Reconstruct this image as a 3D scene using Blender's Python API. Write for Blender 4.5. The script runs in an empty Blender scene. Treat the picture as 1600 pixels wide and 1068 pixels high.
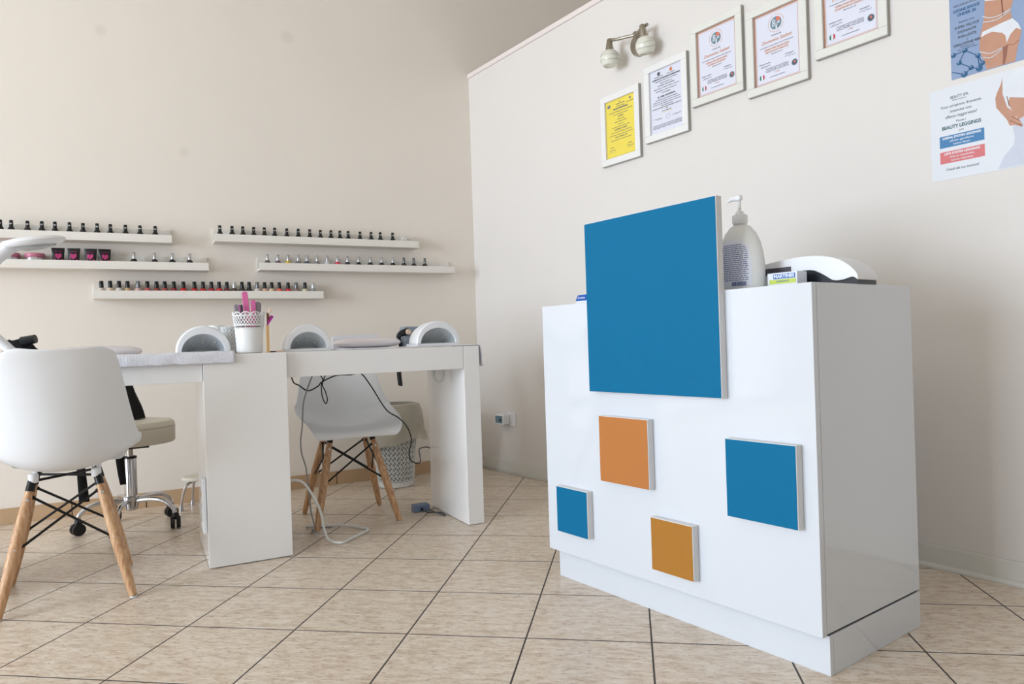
import bpy, bmesh, math, random
from mathutils import Vector, Matrix
from mathutils import noise as mnoise
random.seed(7)
PI = math.pi
SC = bpy.context.scene
COL = SC.collection

# ------------------------------------------------------------------ camera
cam_d = bpy.data.cameras.new('camera')
cam_d.sensor_width = 36.0
cam_d.lens = 1117.555 * 36.0 / 1600.0
cam_d.clip_start = 0.05
cam = bpy.data.objects.new('camera', cam_d)
COL.objects.link(cam)
SC.camera = cam
_r = Vector((0.88627618, -0.46200881, -0.03259421))
_u = Vector((0.02941156, -0.01409087, 0.99946806))
_f = Vector((0.46222234, 0.88676338, -0.0011))
_m = Matrix((( _r.x, _u.x, -_f.x), (_r.y, _u.y, -_f.y), (_r.z, _u.z, -_f.z)))
cam.matrix_world = Matrix.Translation((-1.9327, -4.1947, 0.801)) @ _m.to_4x4()

# ------------------------------------------------------------------ world, daylight, fill lamps, exposure
W = bpy.data.worlds.new('sky'); SC.world = W; W.use_nodes = True
bg = W.node_tree.nodes['Background']
bg.inputs[0].default_value = (0.62, 0.78, 1.0, 1)
bg.inputs[1].default_value = 1.3

def area(name, loc, rot, sx, sy, power, color):
    l = bpy.data.lights.new(name, 'AREA'); l.shape = 'RECTANGLE'; l.size = sx; l.size_y = sy
    l.energy = power; l.color = color
    o = bpy.data.objects.new(name, l); o.location = loc; o.rotation_euler = rot
    COL.objects.link(o); return o

LX = -7.6     # left (street) wall
FY = -6.6     # wall behind the camera
CZ = 3.7      # ceiling
area('daylight_shop_window', (LX - 0.10, -3.05, 1.50), (0, -PI/2, 0), 2.5, 2.9, 432, (0.77, 0.88, 1.0))
area('fill_back_room', (3.95, -2.4, 1.6), (0, PI/2, 0), 1.6, 2.0, 22, (0.95, 0.96, 1.0))  # added fill lamp, brightens wall and ceiling above the partition; no window modelled there
area('fill_behind_camera', (-4.2, FY - 0.10, 1.35), (PI/2, 0, 0), 1.3, 2.3, 9, (0.86, 0.93, 1.0))  # added fill from behind the camera, lifts the surfaces facing it
SC.view_settings.view_transform = 'Standard'
SC.view_settings.look = 'None'
SC.view_settings.gamma = 1
SC.view_settings.use_curve_mapping = False
SC.view_settings.exposure = -0.13

# ------------------------------------------------------------------ materials
def lin(c):
    c = c / 255.0
    return c / 12.92 if c <= 0.04045 else ((c + 0.055) / 1.055) ** 2.4
def rgb(r, g, b): return (lin(r), lin(g), lin(b), 1)
MATS = {}
def mat(name, col, rough=0.5, metal=0.0, var=0.0, scale=20.0, bump=0.0, coat=0.0, trans=0.0, alpha=1.0, ior=1.45, bscale=None):
    if name in MATS: return MATS[name]
    m = bpy.data.materials.new(name); m.use_nodes = True
    nt = m.node_tree; b = nt.nodes['Principled BSDF']
    b.inputs['Base Color'].default_value = col
    b.inputs['Roughness'].default_value = rough
    b.inputs['Metallic'].default_value = metal
    b.inputs['Coat Weight'].default_value = coat
    b.inputs['Coat Roughness'].default_value = 0.06
    b.inputs['Transmission Weight'].default_value = trans
    b.inputs['Alpha'].default_value = alpha
    b.inputs['IOR'].default_value = ior
    tc = nt.nodes.new('ShaderNodeTexCoord')
    if var > 0:
        n = nt.nodes.new('ShaderNodeTexNoise'); n.inputs['Scale'].default_value = scale
        n.inputs['Detail'].default_value = 4
        nt.links.new(tc.outputs['Object'], n.inputs['Vector'])
        mx = nt.nodes.new('ShaderNodeMix'); mx.data_type = 'RGBA'
        mx.inputs[6].default_value = col
        mx.inputs[7].default_value = (col[0]*(1-var), col[1]*(1-var), col[2]*(1-var), 1)
        nt.links.new(n.outputs['Fac'], mx.inputs[0])
        nt.links.new(mx.outputs[2], b.inputs['Base Color'])
    if bump > 0:
        n2 = nt.nodes.new('ShaderNodeTexNoise'); n2.inputs['Scale'].default_value = bscale or scale*4
        n2.inputs['Detail'].default_value = 3
        nt.links.new(tc.outputs['Object'], n2.inputs['Vector'])
        bp = nt.nodes.new('ShaderNodeBump'); bp.inputs['Strength'].default_value = bump
        bp.inputs['Distance'].default_value = 0.004
        nt.links.new(n2.outputs['Fac'], bp.inputs['Height'])
        nt.links.new(bp.outputs['Normal'], b.inputs['Normal'])
    MATS[name] = m
    return m

def wood_mat(name, c1, c2):
    m = bpy.data.materials.new(name); m.use_nodes = True
    nt = m.node_tree; b = nt.nodes['Principled BSDF']; b.inputs['Roughness'].default_value = 0.45
    tc = nt.nodes.new('ShaderNodeTexCoord'); mp = nt.nodes.new('ShaderNodeMapping')
    mp.inputs['Scale'].default_value = (60, 60, 5)
    n = nt.nodes.new('ShaderNodeTexNoise'); n.inputs['Scale'].default_value = 2.0; n.inputs['Detail'].default_value = 5
    cr = nt.nodes.new('ShaderNodeValToRGB')
    cr.color_ramp.elements[0].position = 0.35; cr.color_ramp.elements[0].color = c1
    cr.color_ramp.elements[1].position = 0.68; cr.color_ramp.elements[1].color = c2
    nt.links.new(tc.outputs['Object'], mp.inputs[0]); nt.links.new(mp.outputs[0], n.inputs['Vector'])
    nt.links.new(n.outputs['Fac'], cr.inputs[0]); nt.links.new(cr.outputs[0], b.inputs['Base Color'])
    return m

def wall_mat(name, col, spots=()):
    m = bpy.data.materials.new(name); m.use_nodes = True
    nt = m.node_tree; b = nt.nodes['Principled BSDF']; b.inputs['Roughness'].default_value = 0.75
    g = nt.nodes.new('ShaderNodeNewGeometry')
    n = nt.nodes.new('ShaderNodeTexNoise'); n.inputs['Scale'].default_value = 1.3; n.inputs['Detail'].default_value = 3
    nt.links.new(g.outputs['Position'], n.inputs['Vector'])
    mx = nt.nodes.new('ShaderNodeMix'); mx.data_type = 'RGBA'
    mx.inputs[6].default_value = col; mx.inputs[7].default_value = (col[0]*.94, col[1]*.94, col[2]*.94, 1)
    nt.links.new(n.outputs['Fac'], mx.inputs[0])
    out = mx.outputs[2]
    for (x, y, z, r) in spots:     # patches of filler and rubbed paint
        d = nt.nodes.new('ShaderNodeVectorMath'); d.operation = 'DISTANCE'; d.inputs[1].default_value = (x, y, z)
        nt.links.new(g.outputs['Position'], d.inputs[0])
        mr = nt.nodes.new('ShaderNodeMapRange'); mr.inputs[1].default_value = r*.7; mr.inputs[2].default_value = r*1.4
        mr.inputs[3].default_value = 0.5; mr.inputs[4].default_value = 0.0
        nt.links.new(d.outputs['Value'], mr.inputs[0])
        m2 = nt.nodes.new('ShaderNodeMix'); m2.data_type = 'RGBA'
        nt.links.new(mr.outputs[0], m2.inputs[0]); nt.links.new(out, m2.inputs[6])
        m2.inputs[7].default_value = (col[0]*.84, col[1]*.83, col[2]*.81, 1)
        out = m2.outputs[2]
    nt.links.new(out, b.inputs['Base Color'])
    n2 = nt.nodes.new('ShaderNodeTexNoise'); n2.inputs['Scale'].default_value = 90; n2.inputs['Detail'].default_value = 4
    nt.links.new(g.outputs['Position'], n2.inputs['Vector'])
    bp = nt.nodes.new('ShaderNodeBump'); bp.inputs['Strength'].default_value = 0.06; bp.inputs['Distance'].default_value = 0.003
    nt.links.new(n2.outputs['Fac'], bp.inputs['Height']); nt.links.new(bp.outputs['Normal'], b.inputs['Normal'])
    return m

def tile_mat():
    m = bpy.data.materials.new('travertine_tiles'); m.use_nodes = True
    nt = m.node_tree; N = nt.nodes; L = nt.links; b = N['Principled BSDF']
    g = N.new('ShaderNodeNewGeometry')
    def dot(v, off):
        d = N.new('ShaderNodeVectorMath'); d.operation = 'DOT_PRODUCT'; d.inputs[1].default_value = v
        L.new(g.outputs['Position'], d.inputs[0])
        a = N.new('ShaderNodeMath'); a.operation = 'ADD'; a.inputs[1].default_value = off
        L.new(d.outputs['Value'], a.inputs[0]); return a.outputs[0]
    s = 0.333
    tx = dot((0.8010/s, -0.5986/s, 0), 1.0027); ty = dot((0.5986/s, 0.8010/s, 0), 3.8442)
    def math_(op, a, b_=None, v=None):
        n = N.new('ShaderNodeMath'); n.operation = op
        L.new(a, n.inputs[0])
        if b_ is not None: L.new(b_, n.inputs[1])
        if v is not None: n.inputs[1].default_value = v
        return n.outputs[0]
    def edge(t):
        f = math_('FRACT', t); f2 = math_('SUBTRACT', f, v=0.5); f3 = math_('ABSOLUTE', f2)
        return f3
    e = math_('MAXIMUM', edge(tx), edge(ty))
    gm = N.new('ShaderNodeMapRange'); gm.inputs[1].default_value = 0.4915; gm.inputs[2].default_value = 0.4945
    L.new(e, gm.inputs[0])
    fx = math_('FLOOR', tx); fy = math_('FLOOR', ty)
    cb = N.new('ShaderNodeCombineXYZ'); L.new(fx, cb.inputs[0]); L.new(fy, cb.inputs[1])
    wn = N.new('ShaderNodeTexWhiteNoise'); L.new(cb.outputs[0], wn.inputs['Vector'])
    # veined stone, streaks along the rows
    cv = N.new('ShaderNodeCombineXYZ')
    L.new(math_('MULTIPLY', tx, v=3.2), cv.inputs[0]); L.new(math_('MULTIPLY', ty, v=11.0), cv.inputs[1])
    L.new(math_('MULTIPLY', wn.outputs['Value'], v=9.0), cv.inputs[2])
    n1 = N.new('ShaderNodeTexNoise'); n1.inputs['Scale'].default_value = 1.6; n1.inputs['Detail'].default_value = 7
    n1.inputs['Roughness'].default_value = 0.75; n1.inputs['Distortion'].default_value = 0.35
    L.new(cv.outputs[0], n1.inputs['Vector'])
    cr = N.new('ShaderNodeValToRGB'); E = cr.color_ramp.elements
    E[0].position = 0.30; E[0].color = rgb(195, 169, 144)
    E[1].position = 0.72; E[1].color = rgb(246, 237, 226)
    e2 = E.new(0.5); e2.color = rgb(229, 212, 193)
    L.new(n1.outputs['Fac'], cr.inputs[0])
    n2 = N.new('ShaderNodeTexNoise'); n2.inputs['Scale'].default_value = 4.5; n2.inputs['Detail'].default_value = 6
    n2.inputs['Roughness'].default_value = 0.75
    L.new(cv.outputs[0], n2.inputs['Vector'])
    pit = N.new('ShaderNodeMapRange'); pit.inputs[1].default_value = 0.53; pit.inputs[2].default_value = 0.66
    L.new(n2.outputs['Fac'], pit.inputs[0])
    pm = N.new('ShaderNodeMix'); pm.data_type = 'RGBA'; L.new(math_('MULTIPLY', pit.outputs[0], v=0.75), pm.inputs[0])
    L.new(cr.outputs[0], pm.inputs[6]); pm.inputs[7].default_value = rgb(150, 112, 84)
    gr = N.new('ShaderNodeMix'); gr.data_type = 'RGBA'
    L.new(gm.outputs[0], gr.inputs[0]); L.new(pm.outputs[2], gr.inputs[6]); gr.inputs[7].default_value = rgb(66, 60, 58)
    L.new(gr.outputs[2], b.inputs['Base Color'])
    rr = N.new('ShaderNodeMapRange'); rr.inputs[3].default_value = 0.30; rr.inputs[4].default_value = 0.8
    L.new(gm.outputs[0], rr.inputs[0]); L.new(rr.outputs[0], b.inputs['Roughness'])
    hsum = math_('SUBTRACT', math_('MULTIPLY', n2.outputs['Fac'], v=0.12), gm.outputs[0])
    bp = N.new('ShaderNodeBump'); bp.inputs['Strength'].default_value = 0.35; bp.inputs['Distance'].default_value = 0.002
    L.new(hsum, bp.inputs['Height']); L.new(bp.outputs['Normal'], b.inputs['Normal'])
    return m

M_wall = wall_mat('wall_paint', rgb(243, 233, 222), spots=[(-2.06, 0, 2.46, .025), (-1.13, 0, 2.58, .03), (-1.69, 0, 1.87, .022)])
M_wallr = wall_mat('partition_paint', rgb(233, 227, 222), spots=[(0.452, -3.02, 0.42, .008), (0.447, -2.985, 0.40, .006)])
M_ceil = wall_mat('ceiling_paint', rgb(226, 220, 208))
M_floor = tile_mat()
M_skirt_tile = mat('skirting_tile', rgb(204, 170, 134), 0.45, var=.18, scale=9, bump=.15)
M_skirt_grout = mat('skirting_grout', rgb(92, 76, 62), .8)
M_skirt = mat('white_skirting', rgb(226, 223, 216), 0.45, var=.04)
M_trim = mat('partition_cap', rgb(240, 228, 224), 0.5, var=.03)
M_gloss = mat('white_gloss_lacquer', rgb(217, 221, 228), 0.05, coat=.5, var=.012, scale=2)
M_glossd = mat('white_gloss_desk', rgb(248, 246, 245), 0.07, coat=.35, var=.012, scale=2)
M_gap = mat('dark_joint', rgb(52, 48, 46), .8, var=.1)
M_white = mat('white_plastic', rgb(240, 240, 242), 0.32, var=.015)
M_shell = mat('white_shell_plastic', rgb(236, 237, 240), 0.36, var=.02, scale=4)
M_shelf = mat('white_shelf_board', rgb(240, 234, 226), 0.45, var=.02)
M_blue = mat('blue_canvas', rgb(0, 108, 152), 0.6, var=.05, scale=8, bump=.25, bscale=420)
M_orange = mat('orange_canvas', rgb(190, 122, 66), 0.6, var=.05, scale=8, bump=.25, bscale=420)
M_ochre = mat('ochre_canvas', rgb(176, 120, 50), 0.6, var=.05, scale=8, bump=.25, bscale=420)
for _m_ in (M_blue, M_orange, M_ochre): _m_.node_tree.nodes['Principled BSDF'].inputs['Specular IOR Level'].default_value = 0.2
M_edge = mat('canvas_edge', rgb(232, 231, 232), 0.6, var=.03)
M_wood = wood_mat('beech_wood', rgb(184, 134, 94), rgb(220, 180, 138))
M_stick = wood_mat('light_stick_wood', rgb(206, 158, 100), rgb(232, 192, 138))
M_black = mat('black_metal', rgb(22, 22, 24), 0.35, metal=.3, var=.1)
M_rubber = mat('black_rubber', rgb(20, 20, 22), 0.5, var=.1, bump=.1)
M_cloth_black = mat('black_fabric', rgb(14, 12, 13), 0.85, var=.3, scale=60, bump=.3)
M_chrome = mat('chrome', rgb(205, 205, 208), 0.12, metal=1.0, var=.03)
M_steel = mat('brushed_steel', rgb(176, 168, 156), 0.34, metal=1.0, var=.08)
M_screw = mat('screw_zinc', rgb(215, 215, 215), 0.3, metal=.9, var=.02)
M_seat = mat('cream_leatherette', rgb(222, 214, 198), 0.5, var=.04, bump=.12, bscale=160)
M_terry = mat('white_terry', rgb(238, 238, 246), 0.95, var=.05, scale=90, bump=1.0, bscale=260)
M_cloth = mat('white_cloth', rgb(240, 239, 246), 0.9, var=.03, scale=40, bump=.3, bscale=300)
M_cushion = mat('pinkish_cushion', rgb(240, 233, 236), 0.7, var=.04, bump=.1)
M_liner = mat('mirror_liner', rgb(196, 200, 202), 0.45, metal=.25, var=.05)
M_led = mat('led_lens', rgb(222, 222, 190), 0.2, var=.02)
M_grey = mat('grey_plastic', rgb(150, 160, 172), 0.4, var=.05)
M_grey2 = mat('blue_grey_plastic', rgb(112, 128, 158), 0.4, var=.05)
M_cablew = mat('white_cable', rgb(232, 232, 230), 0.45, var=.02)
M_cableg = mat('grey_cable', rgb(150, 150, 150), 0.5, var=.02)
M_cableb = mat('black_cable', rgb(22, 34, 34), 0.45, var=.05)
M_pot = mat('white_pot_metal', rgb(242, 241, 240), 0.4, var=.02)
M_pink = mat('pink_file', rgb(232, 118, 176), 0.6, var=.08, scale=30)
M_greyfile = mat('grey_file', rgb(158, 150, 158), 0.7, var=.12, scale=60)
M_purple = mat('purple_tag', rgb(176, 44, 150), 0.45, var=.05)
M_brown = mat('brown_card', rgb(112, 60, 44), 0.6, var=.1)
M_peach = mat('peach_paper', rgb(238, 208, 184), 0.7, var=.04)
M_glass_frost = mat('frosted_lamp_glass', rgb(236, 234, 220), 0.3, coat=.4, var=.03)
M_line = mat('glass_stripe', rgb(168, 168, 160), 0.4, var=.03)
M_frame = mat('whitewashed_frame', rgb(233, 231, 224), 0.5, var=.07, scale=14, bump=.15)
M_framew = mat('white_frame', rgb(240, 238, 236), 0.45, var=.02)
M_fedge = mat('frame_edge_grey', rgb(176, 172, 164), 0.5, var=.05)
M_paper = mat('paper_white', rgb(226, 227, 240), 0.4, var=.015)
M_paper_y = mat('paper_yellow', rgb(244, 222, 92), 0.45, var=.03)
M_ink = mat('ink_grey', rgb(128, 128, 142), 0.6, var=.02)
M_inkd = mat('ink_dark', rgb(92, 90, 102), 0.6, var=.02)
M_copper = mat('copper_border', rgb(196, 138, 104), 0.5, var=.1)
M_inko = mat('ink_orange', rgb(224, 160, 122), 0.6, var=.02)
M_teal = mat('emblem_teal', rgb(108, 136, 146), 0.6, var=.02)
M_red = mat('emblem_red', rgb(226, 120, 98), 0.6, var=.02)
M_green = mat('flag_green', rgb(36, 132, 104), 0.6, var=.02)
M_flagr = mat('flag_red', rgb(196, 72, 84), 0.6, var=.02)
M_poster = mat('poster_white', rgb(226, 228, 234), 0.4, var=.015)
M_pblue = mat('poster_blue', rgb(58, 124, 178), 0.45, var=.02)
M_pred = mat('poster_coral', rgb(216, 114, 116), 0.45, var=.02)
M_ptxt = mat('poster_slate_ink', rgb(74, 84, 92), 0.5, var=.02)
M_pteal = mat('poster_teal_ink', rgb(22, 86, 96), 0.5, var=.02)
M_pw = mat('poster_white_ink', rgb(244, 246, 250), 0.5, var=.02)
M_skin = mat('printed_skin', rgb(204, 150, 122), 0.45, var=.22, scale=26)
M_skin2 = mat('printed_skin_dark', rgb(154, 96, 78), 0.45, var=.15, scale=26)
M_psky = mat('poster_lilac_blue', rgb(146, 166, 202), 0.42, var=.15, scale=5)
M_node = mat('poster_molecule_blue', rgb(34, 98, 142), 0.45, var=.2, scale=60)
M_pgar = mat('printed_garment', rgb(232, 234, 240), 0.45, var=.12, scale=22)
M_pleg = mat('printed_leggings', rgb(208, 212, 226), 0.45, var=.1, scale=22)
M_bottle = mat('white_bottle_plastic', rgb(238, 238, 236), 0.35, var=.015)
M_label = mat('bottle_label', rgb(236, 238, 248), 0.4, var=.02)
M_inkb = mat('ink_blue', rgb(70, 84, 150), 0.6, var=.02)
M_devb = mat('device_black', rgb(26, 30, 36), 0.3, var=.05)
M_devg = mat('device_dark_grey', rgb(82, 78, 90), 0.35, var=.05)
M_lime = mat('label_lime', rgb(206, 218, 96), 0.5, var=.03)
M_lblue = mat('label_blue', rgb(52, 106, 190), 0.5, var=.03)
M_boxblue = mat('box_blue', rgb(0, 84, 178), 0.45, var=.04)
M_bag = mat('beige_bin_liner', rgb(208, 200, 182), 0.5, var=.3, scale=12, bump=.5, bscale=26, trans=.12, alpha=.86)
M_bin = mat('perforated_bin_enamel', rgb(232, 232, 228), 0.45, var=.02)
M_lcd = mat('lcd_panel', rgb(112, 138, 152), 0.3, var=.08)
M_tube = mat('black_tube_plastic', rgb(26, 24, 30), 0.35, var=.05)
M_tubep = mat('magenta_print', rgb(196, 62, 122), 0.4, var=.08)
M_jarp = mat('dusty_pink_jar', rgb(196, 118, 142), 0.3, var=.05)
M_silver = mat('silver_cap', rgb(196, 196, 198), 0.28, metal=.75, var=.05)
M_capb = mat('black_cap', rgb(16, 18, 20), 0.3, var=.04)
M_pebble = mat('white_pebbles', rgb(226, 220, 214), 0.6, var=.06)
M_clear = mat('clear_polish_glass', rgb(228, 230, 232), 0.08, trans=.75, coat=.3)
M_lens = mat('magnifier_lens', rgb(214, 218, 220), 0.12, trans=.55, var=.02)
M_doorw = mat('front_wall_panel', rgb(182, 174, 160), 0.6, var=.08)
M_winframe = mat('window_frame_paint', rgb(190, 190, 190), 0.4, var=.03)
M_glass = mat('window_glass', (1, 1, 1, 1), 0.0, trans=1.0, ior=1.01)

# ------------------------------------------------------------------ mesh builder
class MB:
    def __init__(s, mi=0): s.bm = bmesh.new(); s.mi = mi
    def _tag(s, faces):
        for f in faces: f.material_index = s.mi
    def box(s, x0, x1, y0, y1, z0, z1, bev=0.0, M=None):
        r = bmesh.ops.create_cube(s.bm, size=1.0)
        vs = r['verts']
        for v in vs:
            v.co = Vector((x0 + (v.co.x + .5)*(x1-x0), y0 + (v.co.y + .5)*(y1-y0), z0 + (v.co.z + .5)*(z1-z0)))
        fs = list({f for v in vs for f in v.link_faces})
        s._tag(fs)
        if bev > 0:
            es = list({e for v in vs for e in v.link_edges})
            rb = bmesh.ops.bevel(s.bm, geom=es, offset=bev, segments=2, profile=.5, affect='EDGES')
            s._tag(rb['faces']); vs = list({v for f in rb['faces'] for v in f.verts} | {v for v in vs if v.is_valid})
            vs = list({v for v in vs if v.is_valid})
        if M is not None:
            for v in vs: v.co = M @ v.co
        return s
    def ring(s, c, ax, bx, r, n): return [s.bm.verts.new(c + ax*(math.cos(2*PI*i/n)*r) + bx*(math.sin(2*PI*i/n)*r)) for i in range(n)]
    def bridge(s, A, B):
        n = len(A)
        for i in range(n):
            f = s.bm.faces.new((A[i], A[(i+1) % n], B[(i+1) % n], B[i])); f.material_index = s.mi; f.smooth = True
    def cap(s, A, flip=False):
        f = s.bm.faces.new(A[::-1] if flip else A); f.material_index = s.mi
    def tube(s, pts, r, n=10, caps=True, flat=1.0):
        pts = [Vector(p) for p in pts]; rs = r if isinstance(r, (list, tuple)) else [r]*len(pts)
        prev = None; rings = []
        for i, p in enumerate(pts):
            t = (pts[min(i+1, len(pts)-1)] - pts[max(i-1, 0)]).normalized()
            if prev is None:
                a = Vector((0, 0, 1)) if abs(t.z) < .9 else Vector((1, 0, 0))
                a = (a - t*a.dot(t)).normalized()
            else:
                a = (prev - t*prev.dot(t)).normalized()
            prev = a; b = t.cross(a)
            rings.append(s.ring(p, a*flat, b, rs[i], n))
        for i in range(len(rings)-1): s.bridge(rings[i], rings[i+1])
        if caps: s.cap(rings[0], True); s.cap(rings[-1])
        return s
    def cyl(s, p0, p1, r0, r1=None, n=20): return s.tube([p0, p1], [r0, r0 if r1 is None else r1], n)
    def lathe(s, prof, c=(0, 0, 0), n=24, caps=True, sx=1, sy=1, M=None):
        c = Vector(c); rings = []
        for (r, z) in prof:
            rings.append([s.bm.verts.new(c + Vector((math.cos(2*PI*i/n)*r*sx, math.sin(2*PI*i/n)*r*sy, z))) for i in range(n)])
        for i in range(len(rings)-1): s.bridge(rings[i], rings[i+1])
        if caps: s.cap(rings[0], True); s.cap(rings[-1])
        if M is not None:
            for R in rings:
                for v in R: v.co = M @ v.co
        return s
    def sphere(s, c, r, sx=1, sy=1, sz=1, n=16, m=10):
        prof = [(max(1e-4, r*math.sin(PI*k/m)), -r*math.cos(PI*k/m)*sz) for k in range(m+1)]
        return s.lathe(prof, c, n, True, sx, sy)
    def prism(s, poly, y0, y1):
        """poly in (x,z), extruded along y from y0 (front) to y1"""
        A = [s.bm.verts.new((x, y0, z)) for x, z in poly]; B = [s.bm.verts.new((x, y1, z)) for x, z in poly]
        n = len(A)
        for i in range(n):
            f = s.bm.faces.new((A[i], A[(i+1) % n], B[(i+1) % n], B[i])); f.material_index = s.mi
        s.cap(A, False); s.cap(B, True); return s
    def disc(s, x, z, r, y0, y1, n=20, r2=None):
        return s.prism([(x+math.cos(2*PI*i/n)*r, z+math.sin(2*PI*i/n)*(r2 or r)) for i in range(n)], y0, y1)
    def text(s, txt, x, z, size, y=-.001, align='CENTER', M=None, shear=0, depth=.0003, width=None, bold=0):
        c = bpy.data.curves.new('t', 'FONT'); c.body = txt; c.size = size; c.align_x = align; c.align_y = 'CENTER'
        c.extrude = depth; c.shear = shear; c.resolution_u = 3; c.offset = bold
        o = bpy.data.objects.new('t', c); COL.objects.link(o)
        dg = bpy.context.evaluated_depsgraph_get()
        me = bpy.data.meshes.new_from_object(o.evaluated_get(dg))
        xs = [v.co.x for v in me.vertices] or [0]; sc = 1.0
        if width and max(xs) > min(xs): sc = width/(max(xs)-min(xs))
        T = Matrix.Translation((x, y, z)) @ Matrix.Rotation(PI/2, 4, 'X') @ Matrix.Diagonal((sc, 1, 1, 1))
        if M is not None: T = M @ T
        me.transform(T)
        for p in me.polygons: p.material_index = s.mi
        s.bm.from_mesh(me)
        bpy.data.objects.remove(o); bpy.data.curves.remove(c); bpy.data.meshes.remove(me)
        return s
    def bar(s, x, z, w, h, y0=-.0012, y1=-.0002):
        return s.box(x, x+w, y0, y1, z, z+h)
    def build(s, name, mats, parent=None, smooth=False, mods=None):
        bmesh.ops.recalc_face_normals(s.bm, faces=s.bm.faces)
        me = bpy.data.meshes.new(name); s.bm.to_mesh(me); s.bm.free()
        for m in (mats if isinstance(mats, (list, tuple)) else [mats]): me.materials.append(m)
        if smooth:
            for p in me.polygons: p.use_smooth = True
            try: me.set_sharp_from_angle(angle=math.radians(38))
            except Exception: pass
        o = bpy.data.objects.new(name, me); COL.objects.link(o)
        if parent: o.parent = parent
        return o

def thing(name, label, cat, loc=(0, 0, 0), rz=0, group=None):
    o = bpy.data.objects.new(name, None); o.empty_display_size = .05; COL.objects.link(o)
    o.location = loc; o.rotation_euler = (0, 0, rz); return tag(o, label, cat, group)
def tag(o, label, cat, group=None, kind=None):
    o['label'] = label; o['category'] = cat
    if group: o['group'] = group
    if kind: o['kind'] = kind
    return o
def struct(o, label=None):
    o['kind'] = 'structure'
    if label: o['label'] = label
    return o
def dup(root, loc=None, rz=None, label=None):
    r = root.copy(); COL.objects.link(r)
    if loc is not None: r.location = loc
    if rz is not None: r.rotation_euler = (0, 0, rz)
    if label: r['label'] = label
    for ch in list(root.children):
        c = ch.copy(); COL.objects.link(c); c.parent = r
        for g in list(ch.children):
            d = g.copy(); COL.objects.link(d); d.parent = c
    return r
def smoothpath(pts, k=6):
    P = [Vector(p) for p in pts]; out = []
    for i in range(len(P)-1):
        p0 = P[max(i-1, 0)]; p1 = P[i]; p2 = P[i+1]; p3 = P[min(i+2, len(P)-1)]
        for j in range(k):
            t = j/k
            out.append(0.5*((2*p1) + (p2-p0)*t + (2*p0-5*p1+4*p2-p3)*t*t + (3*p1-p0-3*p2+p3)*t**3))
    out.append(P[-1]); return out

# ------------------------------------------------------------------ room
# right partition: leaves the corner (0,0) along DX, slightly more than square to the back wall
DX = Vector((0.1483, -0.9889, 0)); NX = Vector((0.9889, 0.1483, 0))
RA = math.atan2(DX.y, DX.x)
RM = Matrix.Rotation(RA, 4, 'Z')      # local x = along partition, local +y = into the wall
PH = 2.497
struct(MB().box(LX-.2, 4.0, FY-.2, .2, -.1, 0).build('floor', M_floor))
struct(MB().box(LX-.2, 4.0, 0, .2, 0, CZ).build('wall_back', M_wall))
struct(MB().box(LX-.2, 4.0, FY-.2, .2, CZ, CZ+.1).build('ceiling', M_ceil))
struct(MB().box(0, 6.60, 0, .12, 0, PH, M=RM).build('wall_right', M_wallr))
struct(MB().box(0, 6.60, -.012, .132, PH, PH+.028, bev=.004, M=RM).build('trim_1', M_trim))
struct(MB().box(4.0, 4.2, FY-.2, .2, 0, CZ).build('wall_far_right', M_wall))
# left wall with the shop window
wl = MB()
wl.box(LX-.2, LX, FY-.2, -4.5, 0, CZ).box(LX-.2, LX, -1.6, 0, 0, CZ).box(LX-.2, LX, -4.5, -1.6, 0, .25).box(LX-.2, LX, -4.5, -1.6, 2.75, CZ)
struct(wl.build('wall_left', M_wall))
wf = MB()
for y in (-4.5, -3.55, -2.60, -1.65): wf.box(LX-.12, LX-.06, y, y+.05, .25, 2.75)
wf.box(LX-.12, LX-.06, -4.5, -1.6, .25, .31).box(LX-.12, LX-.06, -4.5, -1.6, 2.69, 2.75)
struct(wf.build('window_1', M_winframe))
# wall behind the camera with a glazed door
wb = MB()
wb.box(LX, -4.9, FY-.2, FY, 0, CZ).box(-3.5, 4.0, FY-.2, FY, 0, CZ).box(-4.9, -3.5, FY-.2, FY, 2.55, CZ)
struct(wb.build('wall_front', M_doorw))
dfm = MB()
dfm.box(-4.9, -4.82, FY-.08, FY-.02, 0, 2.55).box(-3.58, -3.5, FY-.08, FY-.02, 0, 2.55).box(-4.82, -3.58, FY-.08, FY-.02, 2.47, 2.55).box(-4.82, -3.58, FY-.08, FY-.02, 0, .1)
struct(dfm.build('door_1', M_winframe))
# skirting along the back wall: ceramic pieces
sk = MB(0)
x = -7.53; i = 0
while x < -.02:
    x1 = min(x+.33, -.002); sk.box(x, x1-.005, -.010, 0, 0, .076, bev=.0015); x += .33
sk.mi = 1; sk.box(-7.53, -.002, -.006, 0, 0, .073)
struct(sk.build('baseboard_back', [M_skirt_tile, M_skirt_grout]))
sr = MB().box(.004, 6.5, -.011, 0, 0, .074, bev=.002, M=RM)
sr.tube([RM @ Vector((.02, -.012, .004)), RM @ Vector((6.5, -.012, .004))], .012, 10)
struct(sr.build('baseboard_right', M_skirt))

def onwall(t, z, d=0.0): return DX*t - NX*d + Vector((0, 0, z))

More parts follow.
